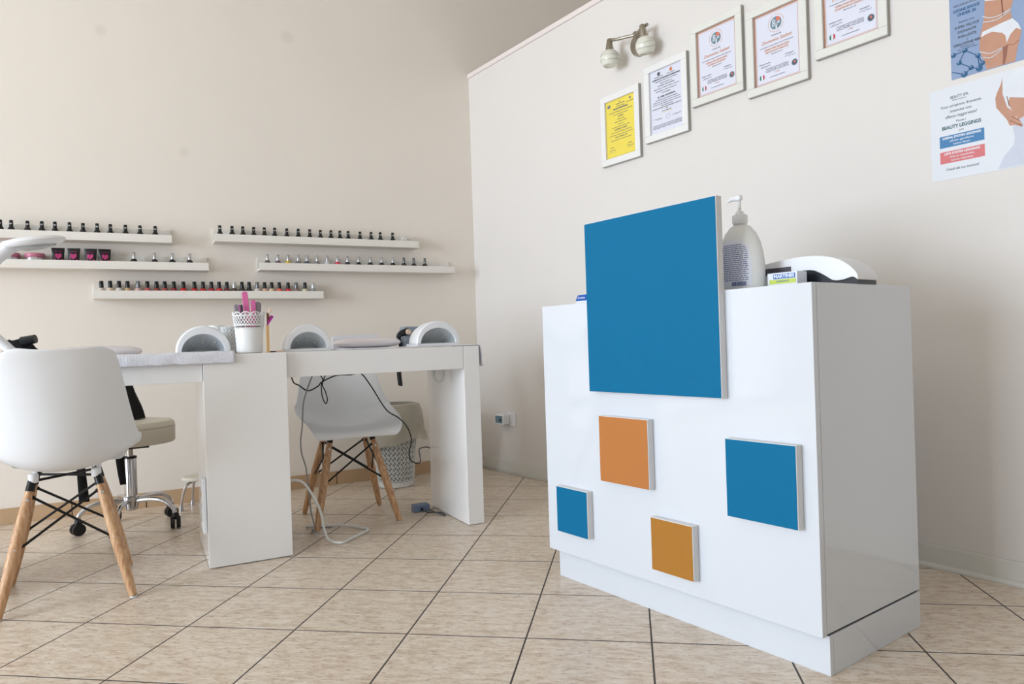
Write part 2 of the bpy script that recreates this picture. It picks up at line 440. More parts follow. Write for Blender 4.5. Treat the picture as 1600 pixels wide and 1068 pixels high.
# ------------------------------------------------------------------ reception counter
UA = math.atan2(-.988, .155)
A0 = (-0.5344, -3.0557, 0)
ctr = thing('reception_counter', 'white glossy reception counter on a recessed plinth, decorated with coloured squares', 'reception counter', A0, UA)
H = .9145
MB().box(-.984, .0, -.029, -.010, .096, H, bev=.0012).build('front_panel', M_gloss, ctr)
for x0, x1 in ((-.018, 0), (-.984, -.966)):
    MB().box(x0, x1, -.0085, .4485, .100, H, bev=.001).build('side_panel', M_gloss, ctr)
MB().box(-.966, -.018, -.0085, .4485, H-.02, H-.001).build('top_panel', M_gloss, ctr)
MB().box(-.966, -.018, .43, .447, .100, H-.02).build('back_panel', M_gloss, ctr)
MB().box(-.966, -.018, -.006, .43, .100, .118).build('bottom_panel', M_gloss, ctr)
MB().box(-.982, -.004, -.0095, .44, .0945, .1005).build('shadow_gap', M_gap, ctr)
pl = MB(); pl.box(-.968, 0, 0, .016, 0, .094, bev=.001).box(-.968, 0, .0175, .4485, 0, .094, bev=.001)
pl.build('plinth', M_gloss, ctr)
squares = [('big blue canvas square standing above the counter top', .495, -.734, .637, 'b'),
           ('orange canvas square directly under the big blue one', .2, -.697, .366, 'o'),
           ('medium blue canvas square at the right side of the counter front', .198, -.235, .340, 'b'),
           ('small blue canvas square at the lower left of the counter front', .149, -.910, .172, 'b'),
           ('small ochre canvas square low in the middle of the counter front', .149, -.497, .143, 'y')]
for lb, s_, x, z, c in squares:
    hh = .518 if s_ > .4 else s_
    t = thing('canvas_square', lb + ', white edges', 'wall panel', ctr.matrix_world @ Vector((0, 0, 0)), 0, 'canvas squares on the reception counter')
    t.location = Vector(A0) + Matrix.Rotation(UA, 3, 'Z') @ Vector((x, -.029, z)); t.rotation_euler = (0, 0, UA)
    MB().box(0, s_, -.024, -.0005, 0, hh, bev=.0012).build('canvas_edge', M_edge, t)
    MB().box(.0015, s_-.0015, -.0252, -.0235, .0015, hh-.0015, bev=.0006).build('canvas_face', {'b': M_blue, 'o': M_orange, 'y': M_ochre}[c], t)

def onctr(x, y, z=H): return Vector(A0) + Matrix.Rotation(UA, 3, 'Z') @ Vector((x, y, z))
# sanitiser pump bottle
pb = thing('pump_bottle', 'white sanitiser pump bottle with a blue printed label on the counter', 'bottle', onctr(-.268, .085), UA+.25)
def ovalprof(b, prof, sx, sy):
    b.lathe(prof, n=36, sx=sx, sy=sy)
prof = [(.048, 0), (.060, .004), (.0625, .02), (.063, .07), (.060, .10), (.053, .13), (.042, .155), (.028, .172), (.018, .178), (.018, .182)]
b = MB(); ovalprof(b, prof, 1.0, .62); b.build('bottle_body', M_bottle, pb, True)
c_ = MB(); c_.lathe([(.0185, .181), (.020, .183), (.020, .203), (.018, .205), (.011, .208), (.010, .214), (.0045, .216), (.0045, .246), (.0044, .248)], n=20)
cc = c_.build('pump_collar', M_white, pb, True)
n_ = MB(); n_.tube([(.002, 0, .246), (-.004, 0, .251), (-.022, 0, .250), (-.034, 0, .243)], [.008, .0085, .006, .003], 10)
n_.lathe([(.006, .244), (.008, .246), (.008, .256), (.005, .258)], n=14); n_.build('pump_nozzle', M_white, pb, True)
lb = MB()
def surf(x, z):
    import bisect
    for (r0, z0), (r1, z1) in zip(prof, prof[1:]):
        if z0 <= z <= z1: r = r0+(r1-r0)*(z-z0)/(z1-z0); break
    q = max(0, 1-(x/r)**2); return -.62*r*math.sqrt(q)-.0006
nx = 10; rows = []
for k in range(13):
    z = .012 + .125*k/12; w = .048 if z < .07 else .048*math.sqrt(max(.08, 1-((z-.07)/.075)**2))
    rows.append([lb.bm.verts.new((-.008 + w*(2*i/nx-1), surf(-.008 + w*(2*i/nx-1), z), z)) for i in range(nx+1)])
for a_, b_ in zip(rows, rows[1:]):
    for i in range(nx): lb.bm.faces.new((a_[i], a_[i+1], b_[i+1], b_[i]))
lab = lb.build('label', M_label, pb, True)
lt = MB(); rnd = random.Random(3)
for k in range(19):
    z = .122 - k*.0052; w = .040 if z < .07 else .042*math.sqrt(max(.1, 1-((z-.07)/.072)**2))
    x = -.008-w
    while x < -.008 + w - .004:
        l = rnd.uniform(.004, .012); l = min(l, -.008+w-x)
        ys = surf(x+l/2, z); slope = (surf(x+l, z)-surf(x, z))/l
        Mx = Matrix.Translation((x+l/2, ys-.0004, z)) @ Matrix.Rotation(math.atan(slope), 4, 'Z')
        lt.box(-l/2, l/2, -.0004, .0003, -.0008, .0008, M=Mx); x += l + .0018
for k in range(12):
    x = -.012 + k*.0032; lt.box(x, x+.0018, surf(x, .018)-.0009, surf(x, .018)+.001, .013, .024)
lt.build('lettering', M_inkb, lab)
# curved appliance
dv = thing('curved_appliance', 'low curved white appliance with black base on the right of the counter', 'appliance', onctr(0, 0), UA)
top = [(p.x, p.z) for p in smoothpath([(-.335, 0, .058), (-.30, 0, .066), (-.22, 0, .078), (-.15, 0, .083), (-.09, 0, .079), (-.045, 0, .066), (-.015, 0, .046), (.002, 0, .026), (.004, 0, .014)], 4)]
wave = [(p.x, p.z) for p in smoothpath([(.003, 0, .010), (-.01, 0, .018), (-.035, 0, .013), (-.06, 0, .014), (-.085, 0, .030), (-.115, 0, .044), (-.15, 0, .044), (-.19, 0, .030), (-.24, 0, .012), (-.335, 0, .006)], 4)]
d = MB(); d.prism(top + wave, .17, .27)
o = d.build('upper_shell', M_white, dv, True); bv = o.modifiers.new('b', 'BEVEL'); bv.width = .006; bv.segments = 3; bv.limit_method = 'ANGLE'
d = MB(); d.prism([(.001, 0), (.001, .008)] + [(x, z-.002) for x, z in wave[1:]] + [(-.335, 0)], .174, .266); d.build('lower_shell', M_devb, dv)
d = MB(); d.box(-.326, -.175, .166, .1715, .042, .060); d.build('display', M_devg, dv)
# printed carton beside the appliance
px = thing('printed_carton', 'small printed carton with blue and lime label behind the pump bottle', 'carton', onctr(-.200, .10), UA)
MB().box(0, .085, 0, .045, 0, .041, bev=.001).build('carton', M_label, px)
q = MB(0); q.box(.018, .080, -.0012, 0, .025, .037); q.mi = 1; q.box(.006, .082, -.0010, 0, .012, .0235); q.mi = 2
q.text('MARTINES', .049, .031, .0115, -.0014, width=.058, bold=.0004); q.mi = 0
q.text('DETERGENTE', .045, .018, .006, -.0012); q.box(.006, .080, -.001, 0, .002, .0055)
q.build('printed_label', [M_lblue, M_lime, M_pw], px)
# blue-topped box left
bx = thing('tissue_box', 'small blue and white box behind the big blue square', 'box', onctr(-.957, .10), UA)
MB().box(0, .16, 0, .06, 0, .018, bev=.001).build('box_base', M_poster, bx)
MB().prism([(0, .018), (.16, .018), (.16, .041), (.012, .037)], 0, .06).build('box_lid', M_boxblue, bx)
q = MB(); q.text('Scottex', .032, .028, .012, -.0012); q.build('printed_name', M_pw, bx)

# ------------------------------------------------------------------ frames on the partition
def wallthing(name, lb, cat, t, z, group=None):
    return thing(name, lb, cat, onwall(t, z), RA, group)
def frame(lb, t, z, w, h, fm, paper, group, bd=.032, dep=.02):
    f = wallthing('framed_certificate', lb, 'certificate', t, z, group)
    m = MB(0)
    for (x0, x1, z0, z1) in ((0, w, 0, bd), (0, w, h-bd, h), (0, bd, bd, h-bd), (w-bd, w, bd, h-bd)):
        m.box(x0, x1, -dep, -.001, z0, z1, bev=.0025)
    m.mi = 1
    m.box(w-.0005, w+.0012, -dep*.9, -.001, .001, h-.001).box(.001, w-.001, -dep*.9, -.001, -.0012, .0005)
    m.build('frame', [fm, M_fedge], f)
    p = MB(0); p.box(bd-.002, w-bd+.002, -.008, -.002, bd-.002, h-bd+.002); p.build('paper', paper, f)
    return f
PY = -.0086
def scribble(q, x, z, w, h, seed, r=.0006):
    rn = random.Random(seed); pts = []
    n = 16
    for i in range(n):
        pts.append((x + w*i/(n-1), PY-.0005, z + rn.uniform(-h, h)))
    q.tube(smoothpath(pts, 3), r, 5)
def flagdisc(q, x, z, r):
    n = 14
    for mi, a, b_ in ((5, -1, -.36), (6, -.36, .36), (7, .36, 1)):
        q.mi = mi; poly = []
        for i in range(n): xx = a+(b_-a)*i/(n-1); poly.append((x+xx*r, z+r*math.sqrt(max(0, 1-xx*xx))+1e-4))
        for i in range(n-1, -1, -1): xx = a+(b_-a)*i/(n-1); poly.append((x+xx*r, z-r*math.sqrt(max(0, 1-xx*xx))-1e-4))
        q.prism(poly, PY-.0004, PY)
def certificate(lb, t, z, cours):
    w, h = .266, .348
    f = frame(lb, t, z, w, h, M_frame, M_paper, 'orange bordered certificates on the partition')
    q = MB(0)   # 0 copper 1 orange 2 ink 3 teal 4 red 5 green 6 white 7 flag red
    def rect(x0, x1, z0, z1, b_, rr=0):
        q.box(x0, x1, PY-.0003, PY, z0, z0+b_); q.box(x0, x1, PY-.0003, PY, z1-b_, z1)
        q.box(x0, x0+b_, PY-.0003, PY, z0, z1); q.box(x1-b_, x1, PY-.0003, PY, z0, z1)
    rect(.0325, w-.0325, .0325, h-.0325, .0050)
    q.mi = 1; rect(.0405, w-.0405, .0405, h-.0405, .0012)
    cx = w/2 - .002; cz = .262
    q.mi = 1
    for k in range(32):
        a = 2*PI*k/32; q.box(-.0011, .0011, PY-.0004, PY, -.0018, .0018, M=Matrix.Translation((cx+.034*math.cos(a), 0, cz+.034*math.sin(a))) @ Matrix.Rotation(-a, 4, 'Y')) if k % 9 else None
    q.mi = 3; q.disc(cx, cz, .0245, PY-.0003, PY, 28)
    q.mi = 6
    for a, rr in ((2.4, .013), (3.6, .012), (.0, .010), (5.0, .006)): q.disc(cx+.012*math.cos(a), cz+.012*math.sin(a), rr*.55, PY-.0006, PY)
    q.mi = 4; q.prism([(cx+.002, cz+.006), (cx+.018, cz+.006), (cx+.021, cz+.012), (cx+.013, cz+.021), (cx+.003, cz+.0235)], PY-.0007, PY)
    q.mi = 3
    for a, rr in ((2.4, .013), (3.6, .012), (.0, .010)): q.disc(cx+.012*math.cos(a), cz+.012*math.sin(a), rr*.25, PY-.0008, PY)
    q.mi = 6; q.prism([(cx-.002, cz-.024), (cx+.006, cz-.024), (cx+.003, cz), (cx-.001, cz)], PY-.0006, PY)
    q.mi = 2
    q.text('Si attesta che', cx, .218, .008, PY-.0004)
    q.mi = 1; q.text('Domenica Szabeti', cx, .199, .019, PY-.0004, shear=.3, width=.132)
    q.mi = 2; q.text('ha conseguito con esito positivo il corso di formazione per', cx, .181, .006, PY-.0004, width=.148)
    q.mi = 1; q.text(cours[0], cx, .168, .0095, PY-.0004, bold=.0002); q.text(cours[1], cx, .157, .0095, PY-.0004, bold=.0002)
    q.mi = 2; q.text('della durata di ore 24', cx, .147, .0055, PY-.0004)
    q.text('Il Presidente', .185, .126, .007, PY-.0004); scribble(q, .165, .116, .045, .003, 5)
    q.text('Direttore tecnico', .077, .117, .007, PY-.0004); scribble(q, .056, .106, .045, .004, 9)
    for k in range(3): q.text(['Associazione riconosciuta dal Ministero', 'ai sensi della legge n. 4 del 14 gennaio', 'Attestato rilasciato ai fini professionali'][k], cx, .094-k*.006, .0055, PY-.0004, width=.10)
    q.mi = 4; q.text('n. 1264', cx, .072, .006, PY-.0004); q.mi = 2
    q.text('www.attestatiprofessionali.it', cx, .058, .0055, PY-.0004, width=.066)
    flagdisc(q, .063, .066, .0115)
    q.mi = 3; q.disc(.206, .083, .0125, PY-.0003, PY); q.mi = 8; q.disc(.206, .083, .0095, PY-.0006, PY); q.mi = 4; q.disc(.207, .085, .004, PY-.0008, PY)
    q.build('printed_content', [M_copper, M_inko, M_ink, M_teal, M_red, M_green, M_paper, M_flagr, M_inkd], f)
    return f
certificate('orange bordered certificate in a whitewashed frame, smallest looking, next to the plain white one', 1.806, 1.799, ('OPERATORE MASSAGGIO', 'CLASSICO SPORTIVO'))
certificate('orange bordered certificate in a whitewashed frame, middle one of the three alike', 2.092, 1.755, ('OPERATORE MASSAGGIO', 'DECONTRATTURANTE'))
certificate('orange bordered certificate in a whitewashed frame, cut by the top edge beside the posters', 2.389, 1.811, ('OPERATORE MASSAGGIO', 'CALIFORNIANO REGIONE'))
# plain white certificate
f = frame('white paper certificate in a plain white frame under the wall lamp', 1.527, 1.707, .256, .354, M_framew, M_paper, None)
q = MB(0)
X = .128
q.disc(.085, .305, .009, PY-.0003, PY); q.mi = 2; q.prism([(.150, .297), (.166, .297), (.166, .309), (.158, .317), (.150, .309)], PY-.0004, PY); q.mi = 3; q.disc(.158, .305, .004, PY-.0006, PY)
q.mi = 0; q.text('REPUBBLICA ITALIANA', .085, .291, .005, PY-.0004); q.text('REGIONE SICILIANA', .158, .291, .005, PY-.0004)
q.text('ATTESTATO DI QUALIFICA PROFESSIONALE', X, .280, .0085, PY-.0004, width=.165, bold=.0003)
z = .270
for k, (tx_, sz, wd) in enumerate([('Legge regionale 6 marzo 1976 n. 24 e successive', .006, .13), ('rilasciato ai sensi dell art. 14', .0055, .07), ('SI CERTIFICA CHE LA SIGNORA', .007, .10), ('nata a Palermo il 12 aprile residente in provincia', .006, .15), ('ha frequentato il corso per il conseguimento', .006, .12), ('LA FORMAZIONE', .006, .05)]):
    q.text(tx_, X, z, sz, PY-.0004, width=wd); z -= .0115
q.text('N. 1248 / ESTETISTA', X, .196, .011, PY-.0004, width=.105, bold=.0003)
z = .184
for tx_, wd in [('ed ha superato la prova finale di accertamento', .13), ('della durata complessiva di ore novecento', .16), ('presso la sede di svolgimento del corso autorizzato', .165), ('con la votazione di sessanta', .07), ('PROFILO PROFESSIONALE DI RIFERIMENTO ESTETISTA', .17)]:
    q.text(tx_, X, z, .006, PY-.0004, width=wd); z -= .0095
q.mi = 4; q.box(.098, .158, PY-.0004, PY, .122, .1235); q.mi = 0
q.text('Il Dirigente', X, .129, .0065, PY-.0004, width=.055)
q.disc(X, .139, .003, PY-.0004, PY)
for x_, z_ in ((.050, .098), (.16, .098)): scribble(q, x_, z_, .05, .004, int(x_*100))
for k in range(14):
    a = 2*PI*k/14; q.box(-.0015, .0015, PY-.0004, PY, -.0004, .0004, M=Matrix.Translation((.135+.011*math.cos(a), 0, .098+.011*math.sin(a))) @ Matrix.Rotation(PI/2-a, 4, 'Y'))
q.mi = 1
for k in range(3): q.text('Il presente attestato e rilasciato ai sensi della normativa regionale vigente', X, .070-k*.0065, .0055, PY-.0004, width=.17)
q.build('printed_content', [M_inkd, M_ink, M_inko, M_flagr, M_paper_y], f)
# yellow certificate
f = frame('yellow certificate in a plain white frame, lowest left of the row', 1.228, 1.660, .264, .347, M_framew, M_paper_y, None)
q = MB(0)
q.box(.043, .062, PY-.0004, PY, .284, .299)
X = .132
q.text('REGIONE SICILIANA', .198, .285, .0055, PY-.0004); q.disc(.198, .300, .006, PY-.0004, PY)
q.text('REPUBBLICA ITALIANA', X, .291, .006, PY-.0004); q.disc(X-.004, .300, .003, PY-.0004, PY)
q.text('Assessorato del Lavoro', X, .280, .006, PY-.0004); q.text('DIPLOMA PROFESSIONALE', X, .269, .0095, PY-.0004, width=.10, bold=.0003)
z = .255
for tx_, sz, wd in [('conseguito ai sensi della legge quadro in materia di formazione', .006, .16), ('visto il verbale della commissione esaminatrice', .0055, .10), ('ESTETISTA', .009, .036), ('si attesta che la signora', .0055, .05), ('nata a Palermo provincia di Palermo', .0055, .08), ('residente in via', .005, .04), ('ha superato l esame teorico pratico', .006, .12), ('DOMENICA SZABETI', .0095, .082), ('ed e in possesso dei requisiti tecnici professionali', .0055, .14), ('per l esercizio autonomo della attivita di estetista', .0055, .16), ('LEGGE 4 GENNAIO 1990', .008, .08), ('Il presente diploma e valido su tutto il territorio nazionale', .0055, .14)]:
    q.text(tx_, X, z, sz, PY-.0004, width=wd); z -= .0125
for x_ in (.048, .17): 
    q.text('Il Presidente', x_+.02, .085, .0055, PY-.0004); scribble(q, x_, .072, .045, .004, int(x_*100)); q.box(x_, x_+.042, PY-.0003, PY, .062, .0626)
k = 0
while k < 24: q.box(.036+k*.008, .036+k*.008+.005, PY-.0003, PY, .037, .0380); k += 1
q.build('printed_content', [M_ink], f)

# ------------------------------------------------------------------ posters
p2 = wallthing('advert_poster', 'white landscape poster about beauty leggings with blue and coral text boxes', 'poster', 0, 0)
PT = -.0016
def pprism(q, pts, y0, y1): q.prism(pts, y0, y1)
MB().box(2.776, 3.196, PT, 0, 1.280, 1.577).build('sheet', M_poster, p2)
fig = MB(0)
fig.mi = 3; pprism(fig, [(3.025, 1.421), (3.043, 1.429), (3.09, 1.43), (3.09, 1.283), (2.968, 1.283), (2.985, 1.319), (3.012, 1.349), (3.015, 1.372), (3.009, 1.404)], PT-.0003, PT)
fig.mi = 0; pprism(fig, [(3.005, 1.495), (3.044, 1.482), (3.10, 1.482), (3.10, 1.42), (3.043, 1.429), (3.025, 1.421), (3.015, 1.444), (3.007, 1.458), (3.0, 1.482)], PT-.0004, PT)
fig.mi = 2; pprism(fig, [(2.988, 1.576), (3.10, 1.576), (3.10, 1.484), (3.044, 1.482), (2.995, 1.5), (2.988, 1.518), (2.986, 1.543)], PT-.0005, PT)
fig.mi = 0; pprism(fig, [(2.988, 1.561), (2.982, 1.541), (2.972, 1.52), (2.966, 1.502), (2.968, 1.473), (2.983, 1.449), (2.996, 1.428), (3.002, 1.409), (3.016, 1.408), (3.034, 1.397), (3.037, 1.403), (3.026, 1.422), (3.017, 1.432), (3.033, 1.435), (3.012, 1.45), (2.997, 1.467), (2.992, 1.487), (2.986, 1.51), (2.986, 1.537)], PT-.0006, PT)
fig.mi = 1
for a_, b_ in (((3.004, 1.424), (3.034, 1.401)), ((3.010, 1.434), (3.030, 1.416)), ((2.997, 1.500), (3.003, 1.468))):
    fig.tube([(a_[0], PT-.0007, a_[1]), (b_[0], PT-.0007, b_[1])], .0009, 5)
fig.build('printed_figure', [M_skin, M_skin2, M_pgar, M_pleg], p2)
q = MB(0)
q.box(2.803, 2.933, PT-.0003, PT, 1.384, 1.422); q.mi = 1; q.box(2.803, 2.933, PT-.0003, PT, 1.333, 1.371)
q.mi = 2; X = 2.868
q.text('BEAUTY SPA', X-.003, 1.541, .013, PT-.0003, width=.052); q.text('Estetica e benessere', X-.003, 1.532, .005, PT-.0003)
q.text("Vuoi un'azione drenante", X, 1.515, .013, PT-.0003, width=.118); q.text('intensiva con', X, 1.498, .013, PT-.0003, width=.062); q.text('effetto leggerezza?', X, 1.481, .013, PT-.0003, width=.092)
q.text('Prova i', X, 1.463, .010, PT-.0003)
q.mi = 3; q.text('BEAUTY LEGGINGS', X, 1.447, .0155, PT-.0003, width=.114, bold=.0004); q.mi = 2; q.text('con', X, 1.433, .010, PT-.0003)
q.mi = 4; q.text('DRENA SYSTEM LEGGINGS', X, 1.414, .010, PT-.0006, width=.112, bold=.0003); q.text('effetto sgonfiante', X, 1.403, .009, PT-.0006, width=.07); q.text('azione detox', X, 1.392, .009, PT-.0006, width=.05)
q.text('LIPO SYSTEM LEGGINGS', X, 1.363, .010, PT-.0006, width=.104, bold=.0003); q.text('sblocca metabolica', X, 1.352, .009, PT-.0006, width=.072); q.text('azione riducente', X, 1.341, .009, PT-.0006, width=.064)
q.mi = 2; q.text('Chiedi alla tua estetista!', X, 1.312, .011, PT-.0003, width=.096)
q.build('printed_text', [M_pblue, M_pred, M_ptxt, M_pteal, M_pw], p2)

p1 = wallthing('advert_poster', 'blue portrait poster with a molecule drawing and a photographed back, upper right corner', 'poster', 0, 0)
MB().box(2.844, 3.141, PT, 0, 1.597, 2.017).build('sheet', M_psky, p1)
fig = MB(0)
pprism(fig, [(2.946, 1.87), (2.946, 1.82), (2.943, 1.766), (2.938, 1.743), (2.928, 1.703), (2.927, 1.665), (2.943, 1.612), (2.944, 1.599), (3.022, 1.599), (3.029, 1.638), (3.038, 1.67), (3.040, 1.691), (3.033, 1.71), (3.016, 1.733), (3.014, 1.757), (3.023, 1.791), (3.03, 1.87)], PT-.0003, PT)
fig.mi = 1; pprism(fig, [(2.991, 1.652), (3.005, 1.656), (3.000, 1.62), (2.994, 1.599), (2.989, 1.599)], PT-.0005, PT)
fig.tube([(2.992, PT-.0003, 1.84), (2.991, PT-.0003, 1.80), (2.994, PT-.0003, 1.745)], .0018, 5)
fig.tube([(3.003, PT-.0003, 1.655), (3.020, PT-.0003, 1.651), (3.034, PT-.0003, 1.66)], .0009, 5)
fig.mi = 2
pprism(fig, [(2.946, 1.87), (2.946, 1.812), (2.985, 1.800), (3.025, 1.790), (3.03, 1.87)], PT-.0006, PT)
pprism(fig, [(2.931, 1.703), (2.937, 1.719), (2.988, 1.727), (3.018, 1.731), (3.033, 1.71), (3.040, 1.689), (3.027, 1.698), (3.012, 1.685), (3.001, 1.662), (2.999, 1.685), (2.990, 1.697), (2.963, 1.710), (2.946, 1.708)], PT-.0006, PT)
for pts in ([(2.938, 1.767), (2.955, 1.756), (2.976, 1.752), (3.000, 1.756), (3.015, 1.762)], [(2.939, 1.748), (2.976, 1.742), (3.015, 1.757)], [(2.927, 1.660), (2.945, 1.650), (2.961, 1.645), (2.991, 1.652)], [(2.935, 1.640), (2.960, 1.632), (2.990, 1.648)]):
    fig.tube(smoothpath([(x, PT-.0007, z) for x, z in pts], 4), .0017, 5)
fig.build('printed_figure', [M_skin, M_skin2, M_pgar], p1)
q = MB(0)
nd = [(2.848, 1.674), (2.886, 1.679), (2.922, 1.650), (2.868, 1.645), (2.902, 1.619), (2.934, 1.623), (2.925, 1.609), (2.882, 1.604)]
for i, j in ((0, 1), (1, 2), (1, 3), (3, 4), (2, 6), (4, 6), (5, 6), (2, 5), (4, 7)):
    a_, b_ = nd[i], nd[j]; q.tube([(a_[0], PT-.0004, a_[1]), (b_[0], PT-.0004, b_[1])], .0013, 5)
q.tube([(2.846, PT-.0004, 1.622), (2.882, PT-.0004, 1.604)], .0013, 5)
for i, (x, z) in enumerate(nd):
    r = .0095 if i in (6, 7) else .0075
    q.mi = 0; q.disc(max(x, 2.852), z, r, PT-.0009, PT, 16); q.mi = 1; q.disc(max(x, 2.852)-r*.25, z+r*.35, r*.45, PT-.0011, PT, 12)
q.mi = 2; X = 2.893
q.text('PERCORSO INTENSIVO', X+.008, 1.827, .010, PT-.0003, width=.09); q.mi = 3
q.text('OZONE SHOCK', X, 1.811, .0125, PT-.0003, width=.078, bold=.0004); q.text('UNDER 30', X, 1.797, .0125, PT-.0003, width=.055, bold=.0004); q.mi = 2
q.text('Azione urto', X, 1.773, .009, PT-.0003, width=.045)
for k, (s_, w_) in enumerate([('SUPER VELOCE', .070), ('DRENANTE', .053), ('SNELLENTE', .053)]): q.text(s_, X, 1.757-k*.0155, .011, PT-.0003, width=w_, bold=.0002)
q.text('di', X, 1.713, .006, PT-.0003); q.text('DISALOZONE 4000', X, 1.702, .0105, PT-.0003, width=.078, bold=.0003)
q.text('trattamento viso', X, 1.693, .006, PT-.0003, width=.04); q.text('per una pelle radiosa', X, 1.686, .006, PT-.0003, width=.055)
q.build('printed_text', [M_node, M_psky, M_ptxt, M_node], p1)

# ------------------------------------------------------------------ wall lamp
wlamp = wallthing('wall_spotlight', 'brushed steel wall lamp with two round frosted glass shades', 'wall lamp', 1.512, 2.190)
m = MB(); m.lathe([(.056, 0), (.056, .012), (.050, .022), (.015, .026)], n=32, M=Matrix.Translation((-.010, 0, -.002)) @ Matrix.Rotation(PI/2, 4, 'X')); m.build('wall_plate', M_steel, wlamp, True)
m = MB(); m.tube(smoothpath([(-.128, -.085, .045), (-.09, -.085, .032), (-.045, -.07, .030), (0, -.05, .030), (.045, -.055, .040), (.10, -.075, .035)], 5), .0075, 10)
m.cyl((0, -.02, .02), (0, -.055, .034), .014); m.build('arm', M_steel, wlamp, True)
for sx, tilt in ((-.132, .0), (.082, .2)):
    zz = .04 if sx < 0 else .030
    Mx = Matrix.Translation((sx, -.088, zz)) @ Matrix.Rotation(tilt, 4, 'X')
    h = MB(); h.lathe([(.010, .008), (.013, .003), (.020, -.042), (.021, -.046)], n=20, M=Mx)
    hh = h.build('lamp_holder', M_steel, wlamp, True)
    g = MB(); g.lathe([(.020, -.046), (.032, -.053), (.043, -.070), (.046, -.088), (.043, -.106), (.034, -.120), (.030, -.121), (.030, -.117)], n=28, M=Mx)
    gg = g.build('glass_shade', M_glass_frost, wlamp, True)
    st = MB()
    for z_, r_ in ((-.066, .0415), (-.076, .0455), (-.100, .0452)):
        st.tube([Mx @ Vector((r_*math.cos(a*PI/12), r_*math.sin(a*PI/12), z_ + .003*math.sin(a*PI/6))) for a in range(25)], .0007, 5)
    st.build('stripes', M_line, gg)

# wall socket and plug-in thermostat
so = wallthing('wall_socket', 'white wall socket plate low on the partition', 'socket', .318, .290)
MB().box(0, .080, -.006, -.0005, 0, .080, bev=.002).build('plate', M_white, so)
s2 = MB(); s2.cyl((.04, -.0075, .055), (.04, -.006, .055), .014); s2.cyl((.04, -.0075, .022), (.04, -.006, .022), .010); s2.build('outlet', M_cablew, so)
th = wallthing('plug_in_thermostat', 'white plug-in thermostat with grey display on the wall socket', 'thermostat', .250, .292)
MB().box(.012, .096, -.060, -.0075, .008, .068, bev=.005).build('housing', M_white, th)
MB().box(.018, .090, -.0615, -.0595, .016, .060, bev=.0008).build('display', M_lcd, th)
mm = MB(); mm.cyl((.070, -.0635, .036), (.070, -.061, .036), .008); mm.build('knob', M_devb, th)

# ------------------------------------------------------------------ shelves
def shelf(lb, x0, x1, z, tilt=0):
    t = thing('picture_ledge', lb, 'shelf', (x0, 0, z), 0, 'white picture ledges on the back wall')
    t.rotation_euler = (0, tilt, 0); w = x1-x0
    MB().box(0, w, -.112, -.001, 0, .010).build('board', M_shelf, t)
    MB().box(0, w, -.112, -.102, .010, .040, bev=.0008).build('front_lip', M_shelf, t)
    MB().box(0, w, -.012, -.001, .010, .080, bev=.0008).build('back_rail', M_shelf, t)
    return t
SH = {'A': (-2.915, -1.766, 1.366), 'B': (-2.75, -1.594, 1.226), 'C': (-2.128, -.998, 1.079), 'D': (-1.560, -.416, 1.3825), 'E': (-1.337, -.187, 1.234)}
shelf('upper left white ledge, cut by the left edge, with black capped bottles', *SH['A'])
shelf('middle left white ledge with pink jars and magenta tubes', *SH['B'])
shelf('lowest white ledge, crowded with red and nude nail polishes', *SH['C'])
shelf('upper right white ledge with black bottles and a pebble ball', *SH['D'])
shelf('middle right white ledge with silver capped bottles', *SH['E'])
ORD = ['first', 'second', 'third', 'fourth', 'fifth', 'sixth', 'seventh', 'eighth', 'ninth', 'tenth', 'eleventh', 'twelfth', 'thirteenth', 'fourteenth', 'fifteenth', 'sixteenth', 'seventeenth', 'eighteenth', 'nineteenth', 'twentieth', 'twenty-first', 'twenty-second', 'twenty-third', 'twenty-fourth', 'twenty-fifth', 'twenty-sixth']

XS = {'A': [-2.502, -2.459, -2.394, -2.335, -2.281, -2.22, -2.163, -2.102, -2.044, -1.977, -1.911, -1.841],
'C': [-2.092, -2.053, -2.014, -1.976, -1.928, -1.886, -1.843, -1.805, -1.762, -1.716, -1.663, -1.621, -1.58, -1.542, -1.503, -1.466, -1.426, -1.389, -1.347, -1.307, -1.27, -1.229, -1.18, -1.137, -1.089, -1.044],
'D': [-1.529, -1.467, -1.412, -1.355, -1.299, -1.245, -1.178, -1.116, -1.052, -0.991, -0.932, -0.879, -0.83, -0.759, -0.694, -0.639, -0.563],
'E': [-1.287, -1.231, -1.176, -1.121, -1.072, -1.016, -0.959, -0.898, -0.839, -0.775, -0.705, -0.636, -0.567, -0.497, -0.433, -0.363]}
SHB = .0105
BY = -.055
def proto_bottle(body, cap, bm_, cm_, mark=None):
    t = thing('nail_polish_bottle', '', 'nail polish')
    MB().lathe(body, n=16).build('bottle', bm_, t, True)
    MB().lathe(cap, n=14).build('cap', cm_, t, True)
    if mark: mark(t)
    return t
def set_child(o, nm, m):
    for c in o.children:
        if c.name.split('.')[0] == nm:
            me = c.data.copy(); me.materials.clear(); me.materials.append(m); c.data = me
def place(o, x, z, lb, group):
    o.location = (x, BY + random.uniform(-.006, .006), z + SHB); o['label'] = lb; o['group'] = group
    o.rotation_euler = (0, 0, random.uniform(-.25, .25)); o['category'] = 'nail polish'
def gmark(t):
    q = MB(); q.box(-.0050, .0050, -.0092, -.0070, .062, .068); q.build('printed_mark', M_silver, t)
gel = proto_bottle([(.012, 0), (.0145, .002), (.0150, .036), (.0145, .041), (.0110, .0475), (.0090, .052)], [(.0088, .052), (.0082, .080), (.0070, .082)], M_capb, M_capb, gmark)
n = 0
